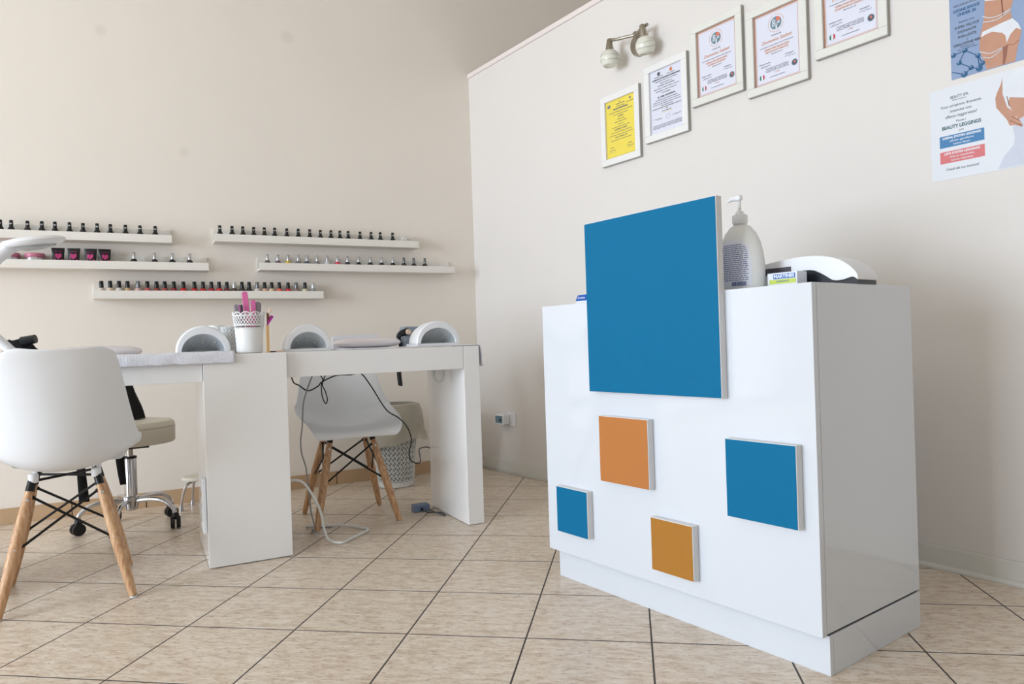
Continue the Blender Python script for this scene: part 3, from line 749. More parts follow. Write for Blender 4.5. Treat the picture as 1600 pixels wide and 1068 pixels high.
for row, nm in (('A', 'upper left ledge'), ('D', 'upper right ledge')):
    xs = XS[row]
    for i, x in enumerate(xs):
        o = gel if n == 0 else dup(gel); n += 1
        k = (ORD[len(xs)-1-i] + ' from the right end') if row == 'A' else (ORD[i] + ' from the left end')
        place(o, x, SH[row][2], 'black gel polish, %s of the %s' % (k, nm), 'black bottles on the ' + nm)
# silver capped rows
colE = [('smoky', (96, 90, 84)), ('mauve', (118, 96, 112)), ('yellow', (222, 186, 66)), ('grey', (122, 122, 124)), ('slate', (76, 84, 98)), ('grey', (134, 130, 128)), ('clear white', (220, 218, 220)), ('coral pink', (228, 70, 92)),
        ('navy', (40, 44, 66)), ('black', (26, 26, 34))] + [('black', (24, 24, 28))]*6
sil = proto_bottle([(.0115, 0), (.0150, .003), (.0162, .016), (.0165, .033), (.0155, .041), (.0110, .0475), (.0080, .050)], [(.0080, .050), (.0084, .053), (.0074, .081), (.0058, .083)], M_capb, M_silver)
PM = {}
def polish(c):
    if c not in PM: PM[c] = mat('polish_%d_%d_%d' % c, rgb(*c), .12, coat=.5)
    return PM[c]
M_silver_d = mat('dark_silver_cap', rgb(118, 120, 122), 0.3, metal=.75, var=.05)
n = 0
for i, x in enumerate(XS['E']):
    o = sil if n == 0 else dup(sil); n += 1
    set_child(o, 'bottle', polish(colE[i][1]))
    if i >= 13: set_child(o, 'cap', M_silver_d)
    place(o, x, SH['E'][2], '%s polish, slim %ssilver cap, %s from left, middle right ledge' % (colE[i][0], 'dark ' if i >= 13 else '', ORD[i]), 'silver capped bottles on the middle right ledge')
for i, x in enumerate([-1.943, -1.848, -1.765, -1.682]):
    o = dup(sil); set_child(o, 'bottle', polish((24, 24, 28)))
    place(o, x, SH['B'][2], 'black polish, silver cap, %s right of the tubes on middle left ledge' % ORD[i], 'silver capped bottles on the middle left ledge')
# crowded low row
colC = [('clear nude', (214, 198, 186)), ('pale nude', (216, 196, 172)), ('pearl white', (220, 212, 202)), ('beige', (206, 172, 132)), ('pale pink', (214, 176, 166)), ('rose', (196, 96, 96)), ('brick', (150, 64, 58)), ('dusty red', (172, 74, 74)),
        ('dark red', (146, 40, 46)), ('bright red', (202, 30, 36)), ('red', (190, 34, 40)), ('red', (178, 34, 42)), ('crimson', (162, 34, 44)), ('scarlet', (196, 40, 42)), ('wine', (104, 34, 38)), ('brown', (74, 40, 38)), ('black plum', (38, 28, 32)), ('black', (26, 26, 30)),
        ('pale nude', (220, 206, 196)), ('peach', (222, 182, 156)), ('sand', (222, 196, 160)), ('coral', (232, 112, 96)), ('red', (214, 40, 60)), ('taupe', (150, 122, 118)), ('cream', (218, 206, 178)), ('silver grey', (150, 150, 154))]
ch = proto_bottle([(.0130, 0), (.0165, .003), (.0175, .016), (.0178, .033), (.0165, .040), (.0120, .0465), (.0085, .0475)], [(.0098, .0475), (.0102, .049), (.0094, .080), (.0082, .082)], M_capb, M_capb)
n = 0
for i, x in enumerate(XS['C']):
    o = ch if n == 0 else dup(ch); n += 1
    set_child(o, 'bottle', polish(colC[i][1]))
    cp = 'black cap'
    if i in (15, 25): set_child(o, 'cap', M_silver); cp = 'silver cap'
    elif i in (4, 18, 23): set_child(o, 'cap', M_silver_d); cp = 'dark shiny cap'
    place(o, x, SH['C'][2], '%s nail polish with %s, %s from the left, lowest ledge' % (colC[i][0], cp, ORD[i]), 'nail polishes on the lowest ledge')
# pebble ball
pbl = MB(); rn = random.Random(4); pts = []
for k in range(46):
    zc = 1-2*(k+.5)/46; a = k*2.39996; r = math.sqrt(1-zc*zc)
    pbl.sphere((.026*r*math.cos(a), .026*r*math.sin(a), .034+.026*zc), .0075, n=8, m=6)
pbl.sphere((0, 0, .034), .024, n=14, m=10)
o = pbl.build('pebble_ball', M_pebble, None, True); o.location = (-.482, -.055, SH['D'][2]+.0102)
tag(o, 'small ball of white pebbles at the right end of the upper right ledge', 'ornament')
# cream tubes and jars
first = None
for i, x in enumerate([-2.272, -2.206, -2.134, -2.073]):
    if first is None:
        t = first = thing('cream_tube', '', 'cosmetic tube')
        m = MB(); rows = []
        for k in range(7):
            f_ = k/6; z = .012+.083*f_; w = .0205+.0085*f_; d = .016*(1-f_)+.0012
            rows.append([m.bm.verts.new((w*math.cos(2*PI*j/18), d*math.sin(2*PI*j/18), z)) for j in range(18)])
        for a_, b_ in zip(rows, rows[1:]): m.bridge(a_, b_)
        m.cap(rows[0], True); m.cap(rows[-1]); tb = m.build('tube', M_tube, t, True)
        MB().lathe([(.018, 0), (.019, .001), (.019, .012), (.017, .013)], n=18).build('cap', M_tube, t, True)
        q = MB(); RX = Matrix.Translation((0, -.0125, .055)) @ Matrix.Rotation(-.165, 4, 'X')
        q.prism([(-.014, -.004), (0, -.018), (.014, -.004), (.013, .010), (.006, .012), (0, .006), (-.006, .012), (-.013, .010)], -.0015, 0)
        for v in q.bm.verts: v.co = RX @ v.co
        q.box(-.019, -.012, -.0012, 0, -.030, -.016, M=RX).box(.012, .019, -.0012, 0, -.030, -.016, M=RX).box(-.006, .006, -.0012, 0, -.030, -.024, M=RX)
        q.text('Crema mani', 0, .022, .006, -.001, M=RX)
        q.build('printed_emblem', M_tubep, t)
    else: t = dup(first)
    t.location = (x, BY, SH['B'][2]+SHB); t.rotation_euler = (0, 0, random.uniform(-.15, .15))
    t['label'] = 'black and magenta cream tube, %s from the left on the middle left ledge' % ORD[i]; t['group'] = 'cream tubes on the middle left ledge'
jar = None
for i, x in enumerate([-2.368, -2.470]):
    if jar is None:
        t = jar = thing('cream_jar', '', 'cosmetic jar')
        MB().lathe([(.033, 0), (.036, .002), (.040, .042), (.040, .046)], n=26).build('jar', M_jarp, t, True)
        MB().lathe([(.0415, .046), (.0430, .048), (.0430, .061), (.041, .064), (.02, .065)], n=26).build('lid', M_jarp, t, True)
        q = MB(); q.lathe([(.0386, .026), (.0405, .030), (.0410, .040), (.0400, .042)], n=26); q.box(-.012, .012, -.0420, -.036, .024, .044)
        q.build('silver_band', M_silver, t, True)
    else: t = dup(jar)
    t.location = (x, BY+.002, SH['B'][2]+SHB)
    t['label'] = ['dusty pink cream jar with a silver band, beside the leftmost tube', 'dusty pink cream jar partly hidden by the lamp head'][i]; t['group'] = 'pink jars on the middle left ledge'

# ------------------------------------------------------------------ manicure desks
ZT = .787
ped = thing('desk_pedestal', 'white gloss pedestal cabinet standing between the two manicure desks', 'cabinet', (-1.7275, -1.343, 0), 0)
MB().box(0, .298, 0, .018, .003, ZT-.001, bev=.0015).build('front_panel', M_glossd, ped)
MB().box(0, .016, .0185, .450, .003, ZT-.019, bev=.001).build('side_panel', M_glossd, ped)
MB().box(.282, .298, .0185, .450, .003, ZT-.019, bev=.001).build('side_panel', M_glossd, ped)
MB().box(0, .298, .0185, .450, ZT-.018, ZT, bev=.001).build('top_panel', M_glossd, ped)
MB().box(.017, .281, .434, .449, .003, ZT-.019).build('back_panel', M_glossd, ped)
MB().box(.017, .281, .0185, .434, .003, .020).build('bottom_panel', M_glossd, ped)
rd = thing('manicure_desk', 'white gloss manicure desk right of the pedestal, its outer panel leg near the corner', 'desk', (-1.4285, -1.318, 0), 0, 'white manicure desks')
MB().box(0, .752, 0, .44, ZT-.099, ZT, bev=.0015).build('desk_top', M_glossd, rd)
MB().box(.7535, .829, 0, .452, .002, ZT, bev=.002).build('panel_leg', M_glossd, rd)
rg = MB(); rg.tube([(.682+.024*math.cos(a*PI/12), .118, .664+.036*math.sin(a*PI/12)) for a in range(25)], .0060, 8, caps=False); rg.build('hanging_ring', mat('grey_ring', rgb(200, 198, 192), .5, var=.03), rd, True)
ld = thing('manicure_desk', 'white gloss manicure desk left of the pedestal, behind the near chair', 'desk', (-2.585, -1.330, 0), 0, 'white manicure desks')
MB().box(.0755, .856, 0, .44, ZT-.099, ZT, bev=.0015).build('desk_top', M_glossd, ld)
MB().box(0, .074, 0, .452, .002, ZT, bev=.002).build('panel_leg', M_glossd, ld)
# power strip on the pedestal's left side
ps = thing('power_strip', 'white socket strip fixed upright on the left side of the pedestal', 'power strip', (-1.7285, -1.285, .105), 0)
MB().box(-.013, 0, -.030, .020, .02, .225, bev=.003).build('strip_body', M_white, ps)
q = MB()
for k in range(4):
    q = MB(); q.cyl((-.0155, -.005, .05+.046*k), (-.0125, -.005, .05+.046*k), .014); q.cyl((-.0165, -.005, .05+.046*k), (-.0150, -.005, .05+.046*k), .004, n=8); q.build('outlet', M_cablew, ps)

# ------------------------------------------------------------------ shell chairs
def make_chair(lb):
    t = thing('shell_chair', lb, 'chair', (0, 0, 0), 0, 'white shell chairs with wooden legs')
    # y (front +), z, half width, side lift, lift exponent
    P = [(.246, .402, .170, .004, 2.0), (.251, .417, .186, .006, 2.2), (.240, .431, .198, .014, 2.4), (.198, .441, .209, .026, 2.5), (.120, .440, .219, .042, 2.5), (.030, .432, .227, .060, 2.5),
         (-.060, .424, .228, .082, 2.4), (-.125, .426, .227, .104, 2.3), (-.170, .443, .225, .114, 2.2), (-.198, .478, .220, .106, 2.1), (-.216, .530, .210, .092, 2.0), (-.230, .590, .198, .076, 2.0),
         (-.243, .650, .186, .062, 2.1), (-.257, .710, .175, .050, 2.2), (-.270, .762, .165, .040, 2.3), (-.280, .797, .155, .032, 2.4), (-.286, .813, .138, .026, 2.4), (-.290, .822, .106, .018, 2.2)]
    b = bmesh.new(); NV = 16; grid = []
    for i, (y, z, hw, L, e) in enumerate(P):
        y0, z0 = P[max(i-1, 0)][:2]; y1, z1 = P[min(i+1, len(P)-1)][:2]
        tv = Vector((0, y1-y0, z1-z0)).normalized(); nv = Vector((0, tv.z, -tv.y))   # toward the sitter / up
        row = []
        for j in range(NV+1):
            v = -1 + 2*j/NV; v2 = math.copysign(abs(v)**.92, v)
            c = Vector((hw*v2, y, z)) + nv*(L*abs(v2)**e)
            row.append(b.verts.new(c))
        grid.append(row)
    for i in range(len(grid)-1):
        for j in range(NV): b.faces.new((grid[i][j], grid[i][j+1], grid[i+1][j+1], grid[i+1][j]))
    bmesh.ops.recalc_face_normals(b, faces=b.faces)
    me = bpy.data.meshes.new('seat_shell'); b.to_mesh(me); b.free(); me.materials.append(M_shell)
    for p in me.polygons: p.use_smooth = True
    o = bpy.data.objects.new('seat_shell', me); COL.objects.link(o); o.parent = t
    so_ = o.modifiers.new('s', 'SOLIDIFY'); so_.thickness = .0065; so_.offset = 0
    sb = o.modifiers.new('d', 'SUBSURF'); sb.levels = 2; sb.render_levels = 2
    tops = {}; feet = {}
    for sx in (-1, 1):
        for sy in (-1, 1):
            T = Vector((.092*sx, .080*sy - .005, .396)); F = Vector((.183*sx, .195*sy, .0))
            tops[(sx, sy)] = T; feet[(sx, sy)] = F
            m = MB(); n_ = 9; pts = []; rr = []
            for k in range(n_):
                f_ = k/(n_-1); pts.append(T.lerp(F + Vector((0, 0, .006)), .04+.96*f_)); rr.append([.0115, .0145, .0165, .0175, .0178, .0172, .0160, .0142, .0120][k])
            m.tube(pts, rr, 14); lg = m.build('leg', M_wood, t, True)
            g_ = MB(); g_.cyl(F + Vector((0, 0, .001)), F + Vector((0, 0, .0065)), .0112, n=14); g_.build('foot_glide', M_white, lg)
            d_ = Vector((0, sy, 0))
            for f_ in (.13, .50):
                c = T.lerp(F, f_); s_ = MB(); s_.cyl(c + d_*.0150, c + d_*.0185, .0058, .0045, n=12); s_.build('screw', M_screw, lg)
            m = MB(); D = (T-F).normalized()
            m.tube([T - D*.03, T + D*.006, T + Vector((-.012*sx, -.012*sy, .014))], [.0135, .0128, .008], 10)
            m.build('bracket', M_black, t, True)
            m = MB(); m.lathe([(.013, .398), (.015, .402), (.015, .424), (.012, .427)], c=(.088*sx, .078*sy-.005, 0 if sy > 0 else -.004), n=14); m.build('shock_mount', M_white, t, True)
    for a_, b_ in (((-1, -1), (1, -1)), ((-1, 1), (1, 1)), ((-1, -1), (-1, 1)), ((1, -1), (1, 1))):
        m = MB()
        for p, q_ in ((a_, b_), (b_, a_)):
            s1 = tops[p].lerp(feet[p], .10); e1 = tops[q_].lerp(feet[q_], .52)
            dirn = (e1-s1).normalized(); m.tube([s1 + dirn*.012, e1 - dirn*.012], .0042, 8)
            m.sphere(e1 - dirn*.014, .008, n=8, m=6); m.sphere(s1 + dirn*.014, .007, n=8, m=6)
            if a_[1] == b_[1]:
                s2 = tops[p].lerp(feet[p], .02); e2 = tops[q_].lerp(feet[q_], .40)
        m.build('cross_brace', M_black, t, True)
    m = MB()
    for a_, b_ in (((-1, -1), (1, 1)), ((1, -1), (-1, 1))): m.tube([tops[a_] + Vector((0, 0, .003)), tops[b_] + Vector((0, 0, .003))], .0045, 8)
    m.build('under_frame', M_black, t, True)
    return t
chair = make_chair('white shell chair with wooden legs in the left foreground, its back to the camera')
chair.location = (-2.164, -1.333, 0); chair.rotation_euler = (0, 0, .04)
dup(chair, (-1.080, -.868, 0), PI-.065, 'white shell chair with wooden legs tucked under the right desk from the wall side')

# ------------------------------------------------------------------ rolling stool
st = thing('rolling_stool', 'cream padded rolling stool with chrome five-star base under the left desk', 'stool', (-1.985, -.47, 0), 0)
MB().lathe([(.17, .390), (.187, .391), (.191, .396), (.192, .462), (.189, .4635), (.192, .466), (.190, .478), (.181, .490), (.12, .498), (.02, .500)], n=44).build('seat', M_seat, st, True)
MB().box(-.08, .08, -.08, .08, .372, .388, bev=.004).build('seat_plate', M_black, st)
MB().lathe([(.014, .33), (.014, .372)], n=18).build('piston', M_steel, st, True)
gc = MB(); gc.lathe([(.027, .145), (.027, .325), (.025, .328)], n=26); g0 = gc.build('gas_column', M_chrome, st, True)
MB().lathe([(.0275, .322), (.0285, .323), (.0285, .331), (.020, .332)], n=26).build('column_collar', M_rubber, g0, True)
hb = MB(); hb.lathe([(.020, .085), (.026, .090), (.034, .130), (.034, .148), (.028, .152)], n=26); hb.build('hub', M_chrome, st, True)
for k in range(5):
    a = math.radians(326 + 72*k); ca, sa = math.cos(a), math.sin(a)
    ar = MB(); ar.tube(smoothpath([(.028*ca, .028*sa, .128), (.10*ca, .10*sa, .135), (.165*ca, .165*sa, .125), (.205*ca, .205*sa, .092), (.210*ca, .210*sa, .072)], 4), .0105, 10)
    aa = ar.build('base_arm', M_chrome, st, True)
    cx_, cy_ = .213*ca, .213*sa; wa = a + [.5, 1.2, .9, 2.0, .2][k]; wc, ws = math.cos(wa), math.sin(wa)
    w = MB()
    for s_ in (-1, 1): w.cyl((cx_+.004*s_*wc, cy_+.004*s_*ws, .029), (cx_+.020*s_*wc, cy_+.020*s_*ws, .029), .0275, .0265, n=24)
    w.tube([(cx_-.012*ws, cy_+.012*wc, .05), (cx_, cy_, .062), (cx_, cy_, .074)], [.014, .016, .010], 10)
    w.build('caster', M_rubber, st, True)
# black bag on the stool with hanging straps
bg_ = thing('black_bag', 'black fabric bag standing on the rolling stool, straps hanging down', 'bag', (-2.02, -.50, .5035), .1)
m = MB(); rows = []
for k in range(9):
    f_ = k/8; z = .24*f_; w = .105-.045*f_; d = .040-.026*f_; off = -.028*f_
    rows.append([m.bm.verts.new((off + w*math.copysign(abs(math.cos(2*PI*j/20))**.7, math.cos(2*PI*j/20)) + .003*math.sin(j*1.7+k), d*math.sin(2*PI*j/20)+.003*math.cos(k*2+j), z)) for j in range(20)])
for a_, b_ in zip(rows, rows[1:]): m.bridge(a_, b_)
m.cap(rows[0], True); m.cap(rows[-1]); m.build('bag_body', M_cloth_black, bg_, True)
for sx, z1, w in ((-.165, -.315, .017), (-.02, -.262, .020)):
    m = MB(); pts = smoothpath([(sx+.03, -.150, .03), (sx+.01, -.195, -.02), (sx, -.205, -.10), (sx+.002, -.205, -.18), (sx+.010, -.20, z1)], 4)
    R0 = []
    for i, p in enumerate(pts):
        f_ = i/(len(pts)-1); ww = w*(1-.7*abs(f_-.45) if sx > -.1 else .25+.9*f_)
        R0.append([m.bm.verts.new((p.x-ww, p.y-.0015, p.z)), m.bm.verts.new((p.x+ww, p.y-.0015, p.z)), m.bm.verts.new((p.x+ww, p.y+.0015, p.z)), m.bm.verts.new((p.x-ww, p.y+.0015, p.z))])
    for a_, b_ in zip(R0, R0[1:]): m.bridge(a_, b_)
    m.cap(R0[0], True); m.cap(R0[-1]); m.build('strap', M_cloth_black, bg_, False)
# footrest behind the pedestal
fr = thing('footrest', 'small round cream footrest on curved chrome legs behind the pedestal', 'footrest', (-1.675, -.19, 0), 0)
MB().lathe([(.07, .146), (.085, .149), (.088, .156), (.080, .165), (.02, .168)], n=30).build('pad', M_seat, fr, True)
for k in range(4):
    a = math.radians(200 + 90*k); ca, sa = math.cos(a), math.sin(a)
    m = MB(); m.tube(smoothpath([(.03*ca, .03*sa, .143), (.07*ca, .07*sa, .125), (.090*ca, .090*sa, .075), (.098*ca, .098*sa, .025)], 4), .007, 8)
    m.cyl((.099*ca, .099*sa, .001), (.099*ca, .099*sa, .026), .012, .009, n=14); m.build('leg', M_chrome, fr, True)

# ------------------------------------------------------------------ paper bin
bn = thing('waste_bin', 'white perforated waste bin with beige liner near the corner behind the right desk', 'bin', (-.652, -.245, 0), 0)
def lattice_bin():
    # openwork wall of diamonds and rings
    m = MB(); n_ = 60; rows = 26; r = lambda z: .100+.034*(z/.42)
    pt = lambda a, z: Vector((r(z)*math.cos(a), r(z)*math.sin(a), z))
    for k in range(rows):
        z0 = .028+.372*k/rows; z1 = .028+.372*(k+1)/rows
        for i in range(n_):
            a0 = 2*PI*i/n_; a1 = 2*PI*(i+1)/n_
            if math.sin((a0+a1)/2) > .35: continue
            if (i+k) % 2: m.tube([pt(a0, z0), pt(a1, z1)], .0026, 4, caps=False)
            else: m.tube([pt(a1, z0), pt(a0, z1)], .0026, 4, caps=False)
            if (i % 2 == 0): m.tube([pt(a0, z0), pt(a1, z0)], .0020, 4, caps=False)
            if k % 2 == 0: m.tube([pt(a0, z0), pt(a0, z1)], .0020, 4, caps=False)
    return m
lattice_bin().build('openwork_wall', M_bin, bn)
m = MB(); m.lathe([(.02, .002), (.1015, .002), (.1035, .004), (.1050, .030), (.1035, .030), (.1005, .006), (.02, .005)], n=44, caps=False); m.build('bottom_band', M_bin, bn, True)
m = MB(); m.lathe([(.1320, .398), (.1350, .398), (.1365, .42), (.1335, .42)], n=44, caps=False); m.build('rim', M_bin, bn, True)
m = MB(); m.lathe([(.085, .012), (.0965, .02), (.1270, .40), (.130, .43)], n=40, caps=False); m.build('inner_liner', mat('bin_inner_bag', rgb(150, 150, 146), .7, var=.2, scale=18), bn, True)
m = MB(); rn = random.Random(5); R0 = []
prof = [(.131, .40), (.137, .445), (.126, .468), (.142, .462), (.149, .42), (.156, .37), (.160, .32), (.163, .28), (.166, .245)]
for k, (r_, z_) in enumerate(prof):
    ring = []
    for j in range(56):
        a = 2*PI*j/56; f_ = max(0, k-2)/6
        wob = mnoise.noise(Vector((math.cos(a)*3, math.sin(a)*3, k*.35)))*.020*(.4+f_) + .004*math.sin(9*a)*f_
        ext = .022*f_*max(0, math.cos(a+.25)) - .012*f_*max(0, -math.cos(a))
        zz = z_ + .030*mnoise.noise(Vector((math.cos(a)*1.6, math.sin(a)*1.6, 3)))*f_ + (.020*math.cos(a) if k > 6 else 0)
        ring.append(m.bm.verts.new(((r_+wob+ext)*math.cos(a), (r_*.9+wob*.5)*math.sin(a), zz)))
    R0.append(ring)
for a_, b_ in zip(R0, R0[1:]): m.bridge(a_, b_)
m.build('bin_liner', M_bag, bn, True)

# ------------------------------------------------------------------ things on the desks
def uvlamp(lb, x, w, z=.0125):
    t = thing('nail_lamp', lb, 'nail lamp', (x, -1.205, ZT+z), 0, 'white dome nail lamps')
    def half(wd, h, y, z0=0, n=22, k=1.0):
        return [Vector((wd*math.cos(PI*i/n), y, z0+h*math.sin(PI*i/n)**k)) for i in range(n+1)]
    hw = w/2; m = MB()
    secs = [half(hw-.006, .094, -.002), half(hw, .100, .004), half(hw, .100, .03), half(hw*.98, .098, .08), half(hw*.90, .088, .13), half(hw*.72, .066, .165), half(hw*.4, .034, .182)]
    inner = [half(hw-.006, .094, -.002), half(hw-.020, .069, -.003), half(hw-.022, .066, .01)]
    def loft(S):
        V = [[m.bm.verts.new(p) for p in s_] for s_ in S]
        for a_, b_ in zip(V, V[1:]):
            for i in range(len(a_)-1):
                f_ = m.bm.faces.new((a_[i], a_[i+1], b_[i+1], b_[i])); f_.smooth = True
        return V
    V = loft(secs); m.bm.faces.new(V[-1]); loft(inner)
    m.build('housing', M_white, t, True)
    m = MB(); V = loft([half(hw-.022, .066, .0085), half(hw-.026, .050, .030), half(hw-.040, .030, .055), half(hw*.5, .006, .078)]); m.bm.faces.new(V[-1]); ln = m.build('liner', M_liner, t, True)
    m = MB()
    for i in range(7):
        a = PI*(i+1)/8; 
        for y_, rr in ((.030, 1), (.050, .8)):
            if (i+int(y_*100)) % 2: continue
            m.sphere(((hw-.036)*rr*math.cos(a), y_-.002, (.050 if rr == 1 else .034)*math.sin(a)), .0030, n=8, m=6)
    m.build('led', M_led, ln, True)
    MB().box(-hw+.004, hw-.004, .0, .15, -.0105, -.0005, bev=.001).build('base_plate', M_white, t)
uvlamp('white dome nail lamp on the towel of the left desk', -1.713, .196)
uvlamp('white dome nail lamp at the left end of the right desk', -1.315, .190, .0115)
uvlamp('white dome nail lamp at the right end of the right desk', -.744, .210, .0165)

def cushion(lb, x, y, hw, hd, h, z):
    m = MB(); n_ = 40; R0 = []
    for k in range(9):
        ph = -PI/2 + PI*k/8; c = max(.02, math.cos(ph))**.5
        ring = []
        for j in range(n_):
            a = 2*PI*j/n_; ca, sa = math.cos(a), math.sin(a)
            ring.append(m.bm.verts.new((hw*c*math.copysign(abs(ca)**.75, ca), hd*c*math.copysign(abs(sa)**.75, sa), h/2+h/2*math.sin(ph))))
        R0.append(ring)
    for a_, b_ in zip(R0, R0[1:]): m.bridge(a_, b_)
    m.cap(R0[0], True); m.cap(R0[-1])
    o = m.build('hand_cushion', M_cushion, None, True); o.location = (x, y, z); tag(o, lb, 'cushion', 'pinkish hand cushions')
cushion('long pinkish hand cushion behind the towel on the left desk', -2.075, -.985, .155, .07, .046, ZT+.001)
cushion('pinkish hand cushion between two nail lamps on the right desk', -1.005, -.985, .155, .07, .046, ZT+.005)

def cloth(name, lb, mm_, x0, x1, prof, th, amp, fq, nx, seed, cat='towel', flap=None):
    """prof: (y,z) line across the cloth; runs along x"""
    b = bmesh.new(); G = []
    P_ = smoothpath([(0, y, z) for y, z in prof], 4)
    for i in range(nx+1):
        x = x0+(x1-x0)*i/nx; row = []
        for k, p in enumerate(P_):
            nz = mnoise.noise(Vector((x*fq, p.y*fq, seed)))*amp + mnoise.noise(Vector((x*fq*3, p.y*fq*3, seed+5)))*amp*.4
            row.append(b.verts.new((x + .004*mnoise.noise(Vector((p.y*20, seed, 1)))*(1 if 0 < i < nx else 2), p.y + (nz*.8 if p.z < ZT-.002 else 0), p.z + abs(nz))))
        G.append(row)
    if flap:
        for (dx, dz) in flap:
            G.append([b.verts.new((x1+dx, p.y, p.z+dz + .001*math.sin(p.y*40))) for p in P_])
    for a_, c_ in zip(G, G[1:]):
        for k in range(len(P_)-1): b.faces.new((a_[k], a_[k+1], c_[k+1], c_[k]))
    bmesh.ops.recalc_face_normals(b, faces=b.faces)
    me = bpy.data.meshes.new(name); b.to_mesh(me); b.free(); me.materials.append(mm_)
    for p in me.polygons: p.use_smooth = True
    o = bpy.data.objects.new(name, me); COL.objects.link(o)
    so_ = o.modifiers.new('s', 'SOLIDIFY'); so_.thickness = th; so_.offset = 0
    tag(o, lb, cat); return o
cloth('terry_towel', 'white terry towel spread over the left desk, its edge hanging over the front', M_terry, -2.56, -1.617, [(-1.352, ZT-.032), (-1.352, ZT-.012), (-1.346, ZT+.003), (-1.32, ZT+.0065), (-1.20, ZT+.006), (-1.09, ZT+.006)], .008, .005, 14, 110, 2.0)
cloth('table_cloth', 'thin white cloth on the right desk, drooping over its outer end', M_cloth, -1.20, -.600, [(-1.315, ZT+.0035), (-1.22, ZT+.0035), (-1.10, ZT+.0035), (-1.0, ZT+.0035)], .003, .0015, 12, 40, 8.0,
      flap=[(.006, .000), (.011, -.006), (.014, -.020), (.017, -.045), (.019, -.075), (.021, -.094)], cat='cloth')
# folded scalloped cloth behind the right cushion
m = MB(); R0 = []
sc_ = thing('lace_cloth', 'folded lace edged white cloth behind the right desk cushion', 'cloth', (-1.145, -.905, ZT+.001), 0)
m.box(0, .215, 0, .02, 0, .058, bev=.003)
m.build('folded_cloth', M_cloth, sc_)
m = MB()
for k in range(22): m.disc(.006+k*.0098, .061, .0052, .004, .008, 10)
m.build('lace_edge', M_cloth, sc_)

# pots, cups, files
pot = thing('lace_pot', 'white metal pot with a lace cut rim on the pedestal', 'pot', (-1.545, -1.205, ZT+.001), 0)
MB().lathe([(.040, 0), (.046, .001), (.0485, .003), (.0535, .095), (.0520, .095), (.0470, .006), (.02, .005)], n=36, caps=False).build('pot_body', M_pot, pot, True)
m = MB(); NN = 30
rp = lambda z: .0535+.0060*(z-.095)/.065
pt = lambda a, z: Vector((rp(z)*math.cos(a), rp(z)*math.sin(a), z))
for i in range(NN):
    a0 = 2*PI*i/NN; a1 = 2*PI*(i+1)/NN; am = (a0+a1)/2
    for k, z in enumerate((.100, .107)):
        m.sphere(pt(a0, z), .0022, n=6, m=5); m.sphere(pt(am, z), .0022, n=6, m=5)
    for z0 in (.112, .130):
        m.tube([pt(a0, z0), pt(am, z0+.009), pt(a1, z0)], .0020, 5, caps=False); m.tube([pt(a0, z0+.018), pt(am, z0+.009), pt(a1, z0+.018)], .0020, 5, caps=False)
        m.tube([pt(am + .045*math.cos(t_*PI/4), z0+.009+.0032*math.sin(t_*PI/4)) for t_ in range(9)], .0014, 5, caps=False)
for z in (.096, .111, .148): m.tube([pt(2*PI*i/40, z) for i in range(41)], .0022, 6, caps=False)
for i in range(10):
    ac = 2*PI*i/10; m.tube([pt(ac+.30*math.cos(t_*PI/6), .148+.013*math.sin(t_*PI/6)) for t_ in range(7)], .0026, 6, caps=False)
    m.sphere(pt(ac, .153), .0038, n=8, m=6)
m.build('lace_rim', M_pot, pot, True)
def file_(nm, lb, x, y, z0, x1, y1, z1, w, m_, cat='nail file', group=None, th=.004, yaw=0):
    a = Vector((x, y, z0)); b_ = Vector((x1, y1, z1)); d = b_-a; L = d.length
    q = MB(); q.box(-w/2, w/2, -th/2, th/2, 0, L, bev=.0014)
    n_ = 10
    q.prism([(w/2*math.cos(PI*i/n_), L-.001+w/3*math.sin(PI*i/n_)) for i in range(n_+1)], -th/2, th/2)
    o = q.build(nm, m_); zz = d.normalized(); xx = (Vector((1, 0, 0)) - zz*zz.x).normalized(); yy = zz.cross(xx)
    o.location = a; o.rotation_euler = Matrix(((xx.x, yy.x, zz.x), (xx.y, yy.y, zz.y), (xx.z, yy.z, zz.z))).to_euler(); tag(o, lb, cat, group); return o
PX, PYY = -1.545, -1.205
zb = ZT+.008
file_('nail_file', 'tall pink nail file leaning left in the lace pot', PX+.004, PYY-.026, zb, PX-.014, PYY-.012, 1.024, .022, M_pink, group='nail files in the lace pot', yaw=0)
file_('nail_file', 'short pink nail file upright in the lace pot', PX+.014, PYY-.022, zb, PX+.016, PYY-.018, .992, .018, M_pink, group='nail files in the lace pot')
for i, (dx, dy, x1, z1, w_, lb) in enumerate([(-.033, .0, -.045, .976, .017, 'grey nail file at the left side of the lace pot'), (-.022, -.012, -.027, .974, .012, 'slim grey nail file left of the tall pink one'),
        (-.004, .012, -.002, .968, .016, 'short grey nail file between the two pink ones'), (.026, -.010, .034, .985, .018, 'wide grey nail file right of the short pink one'), (.032, .008, .044, .984, .012, 'grey nail file at the right side of the lace pot')]):
    file_('nail_file', lb, PX+dx, PYY+dy, zb, PX+x1, PYY+dy, z1, w_, M_greyfile, group='nail files in the lace pot')
for i, (x0, x1) in enumerate(((-.024, -.036), (-.017, -.029))):
    q = MB(); q.tube([(PX+x0, PYY-.030, zb), (PX+x1, PYY-.026, .978)], [.0022, .0026], 8)
    o = q.build('nail_art_brush', [M_purple, M_capb][i]); tag(o, ['thin purple nail art brush in the lace pot', 'thin black nail art brush in the lace pot'][i], 'brush')
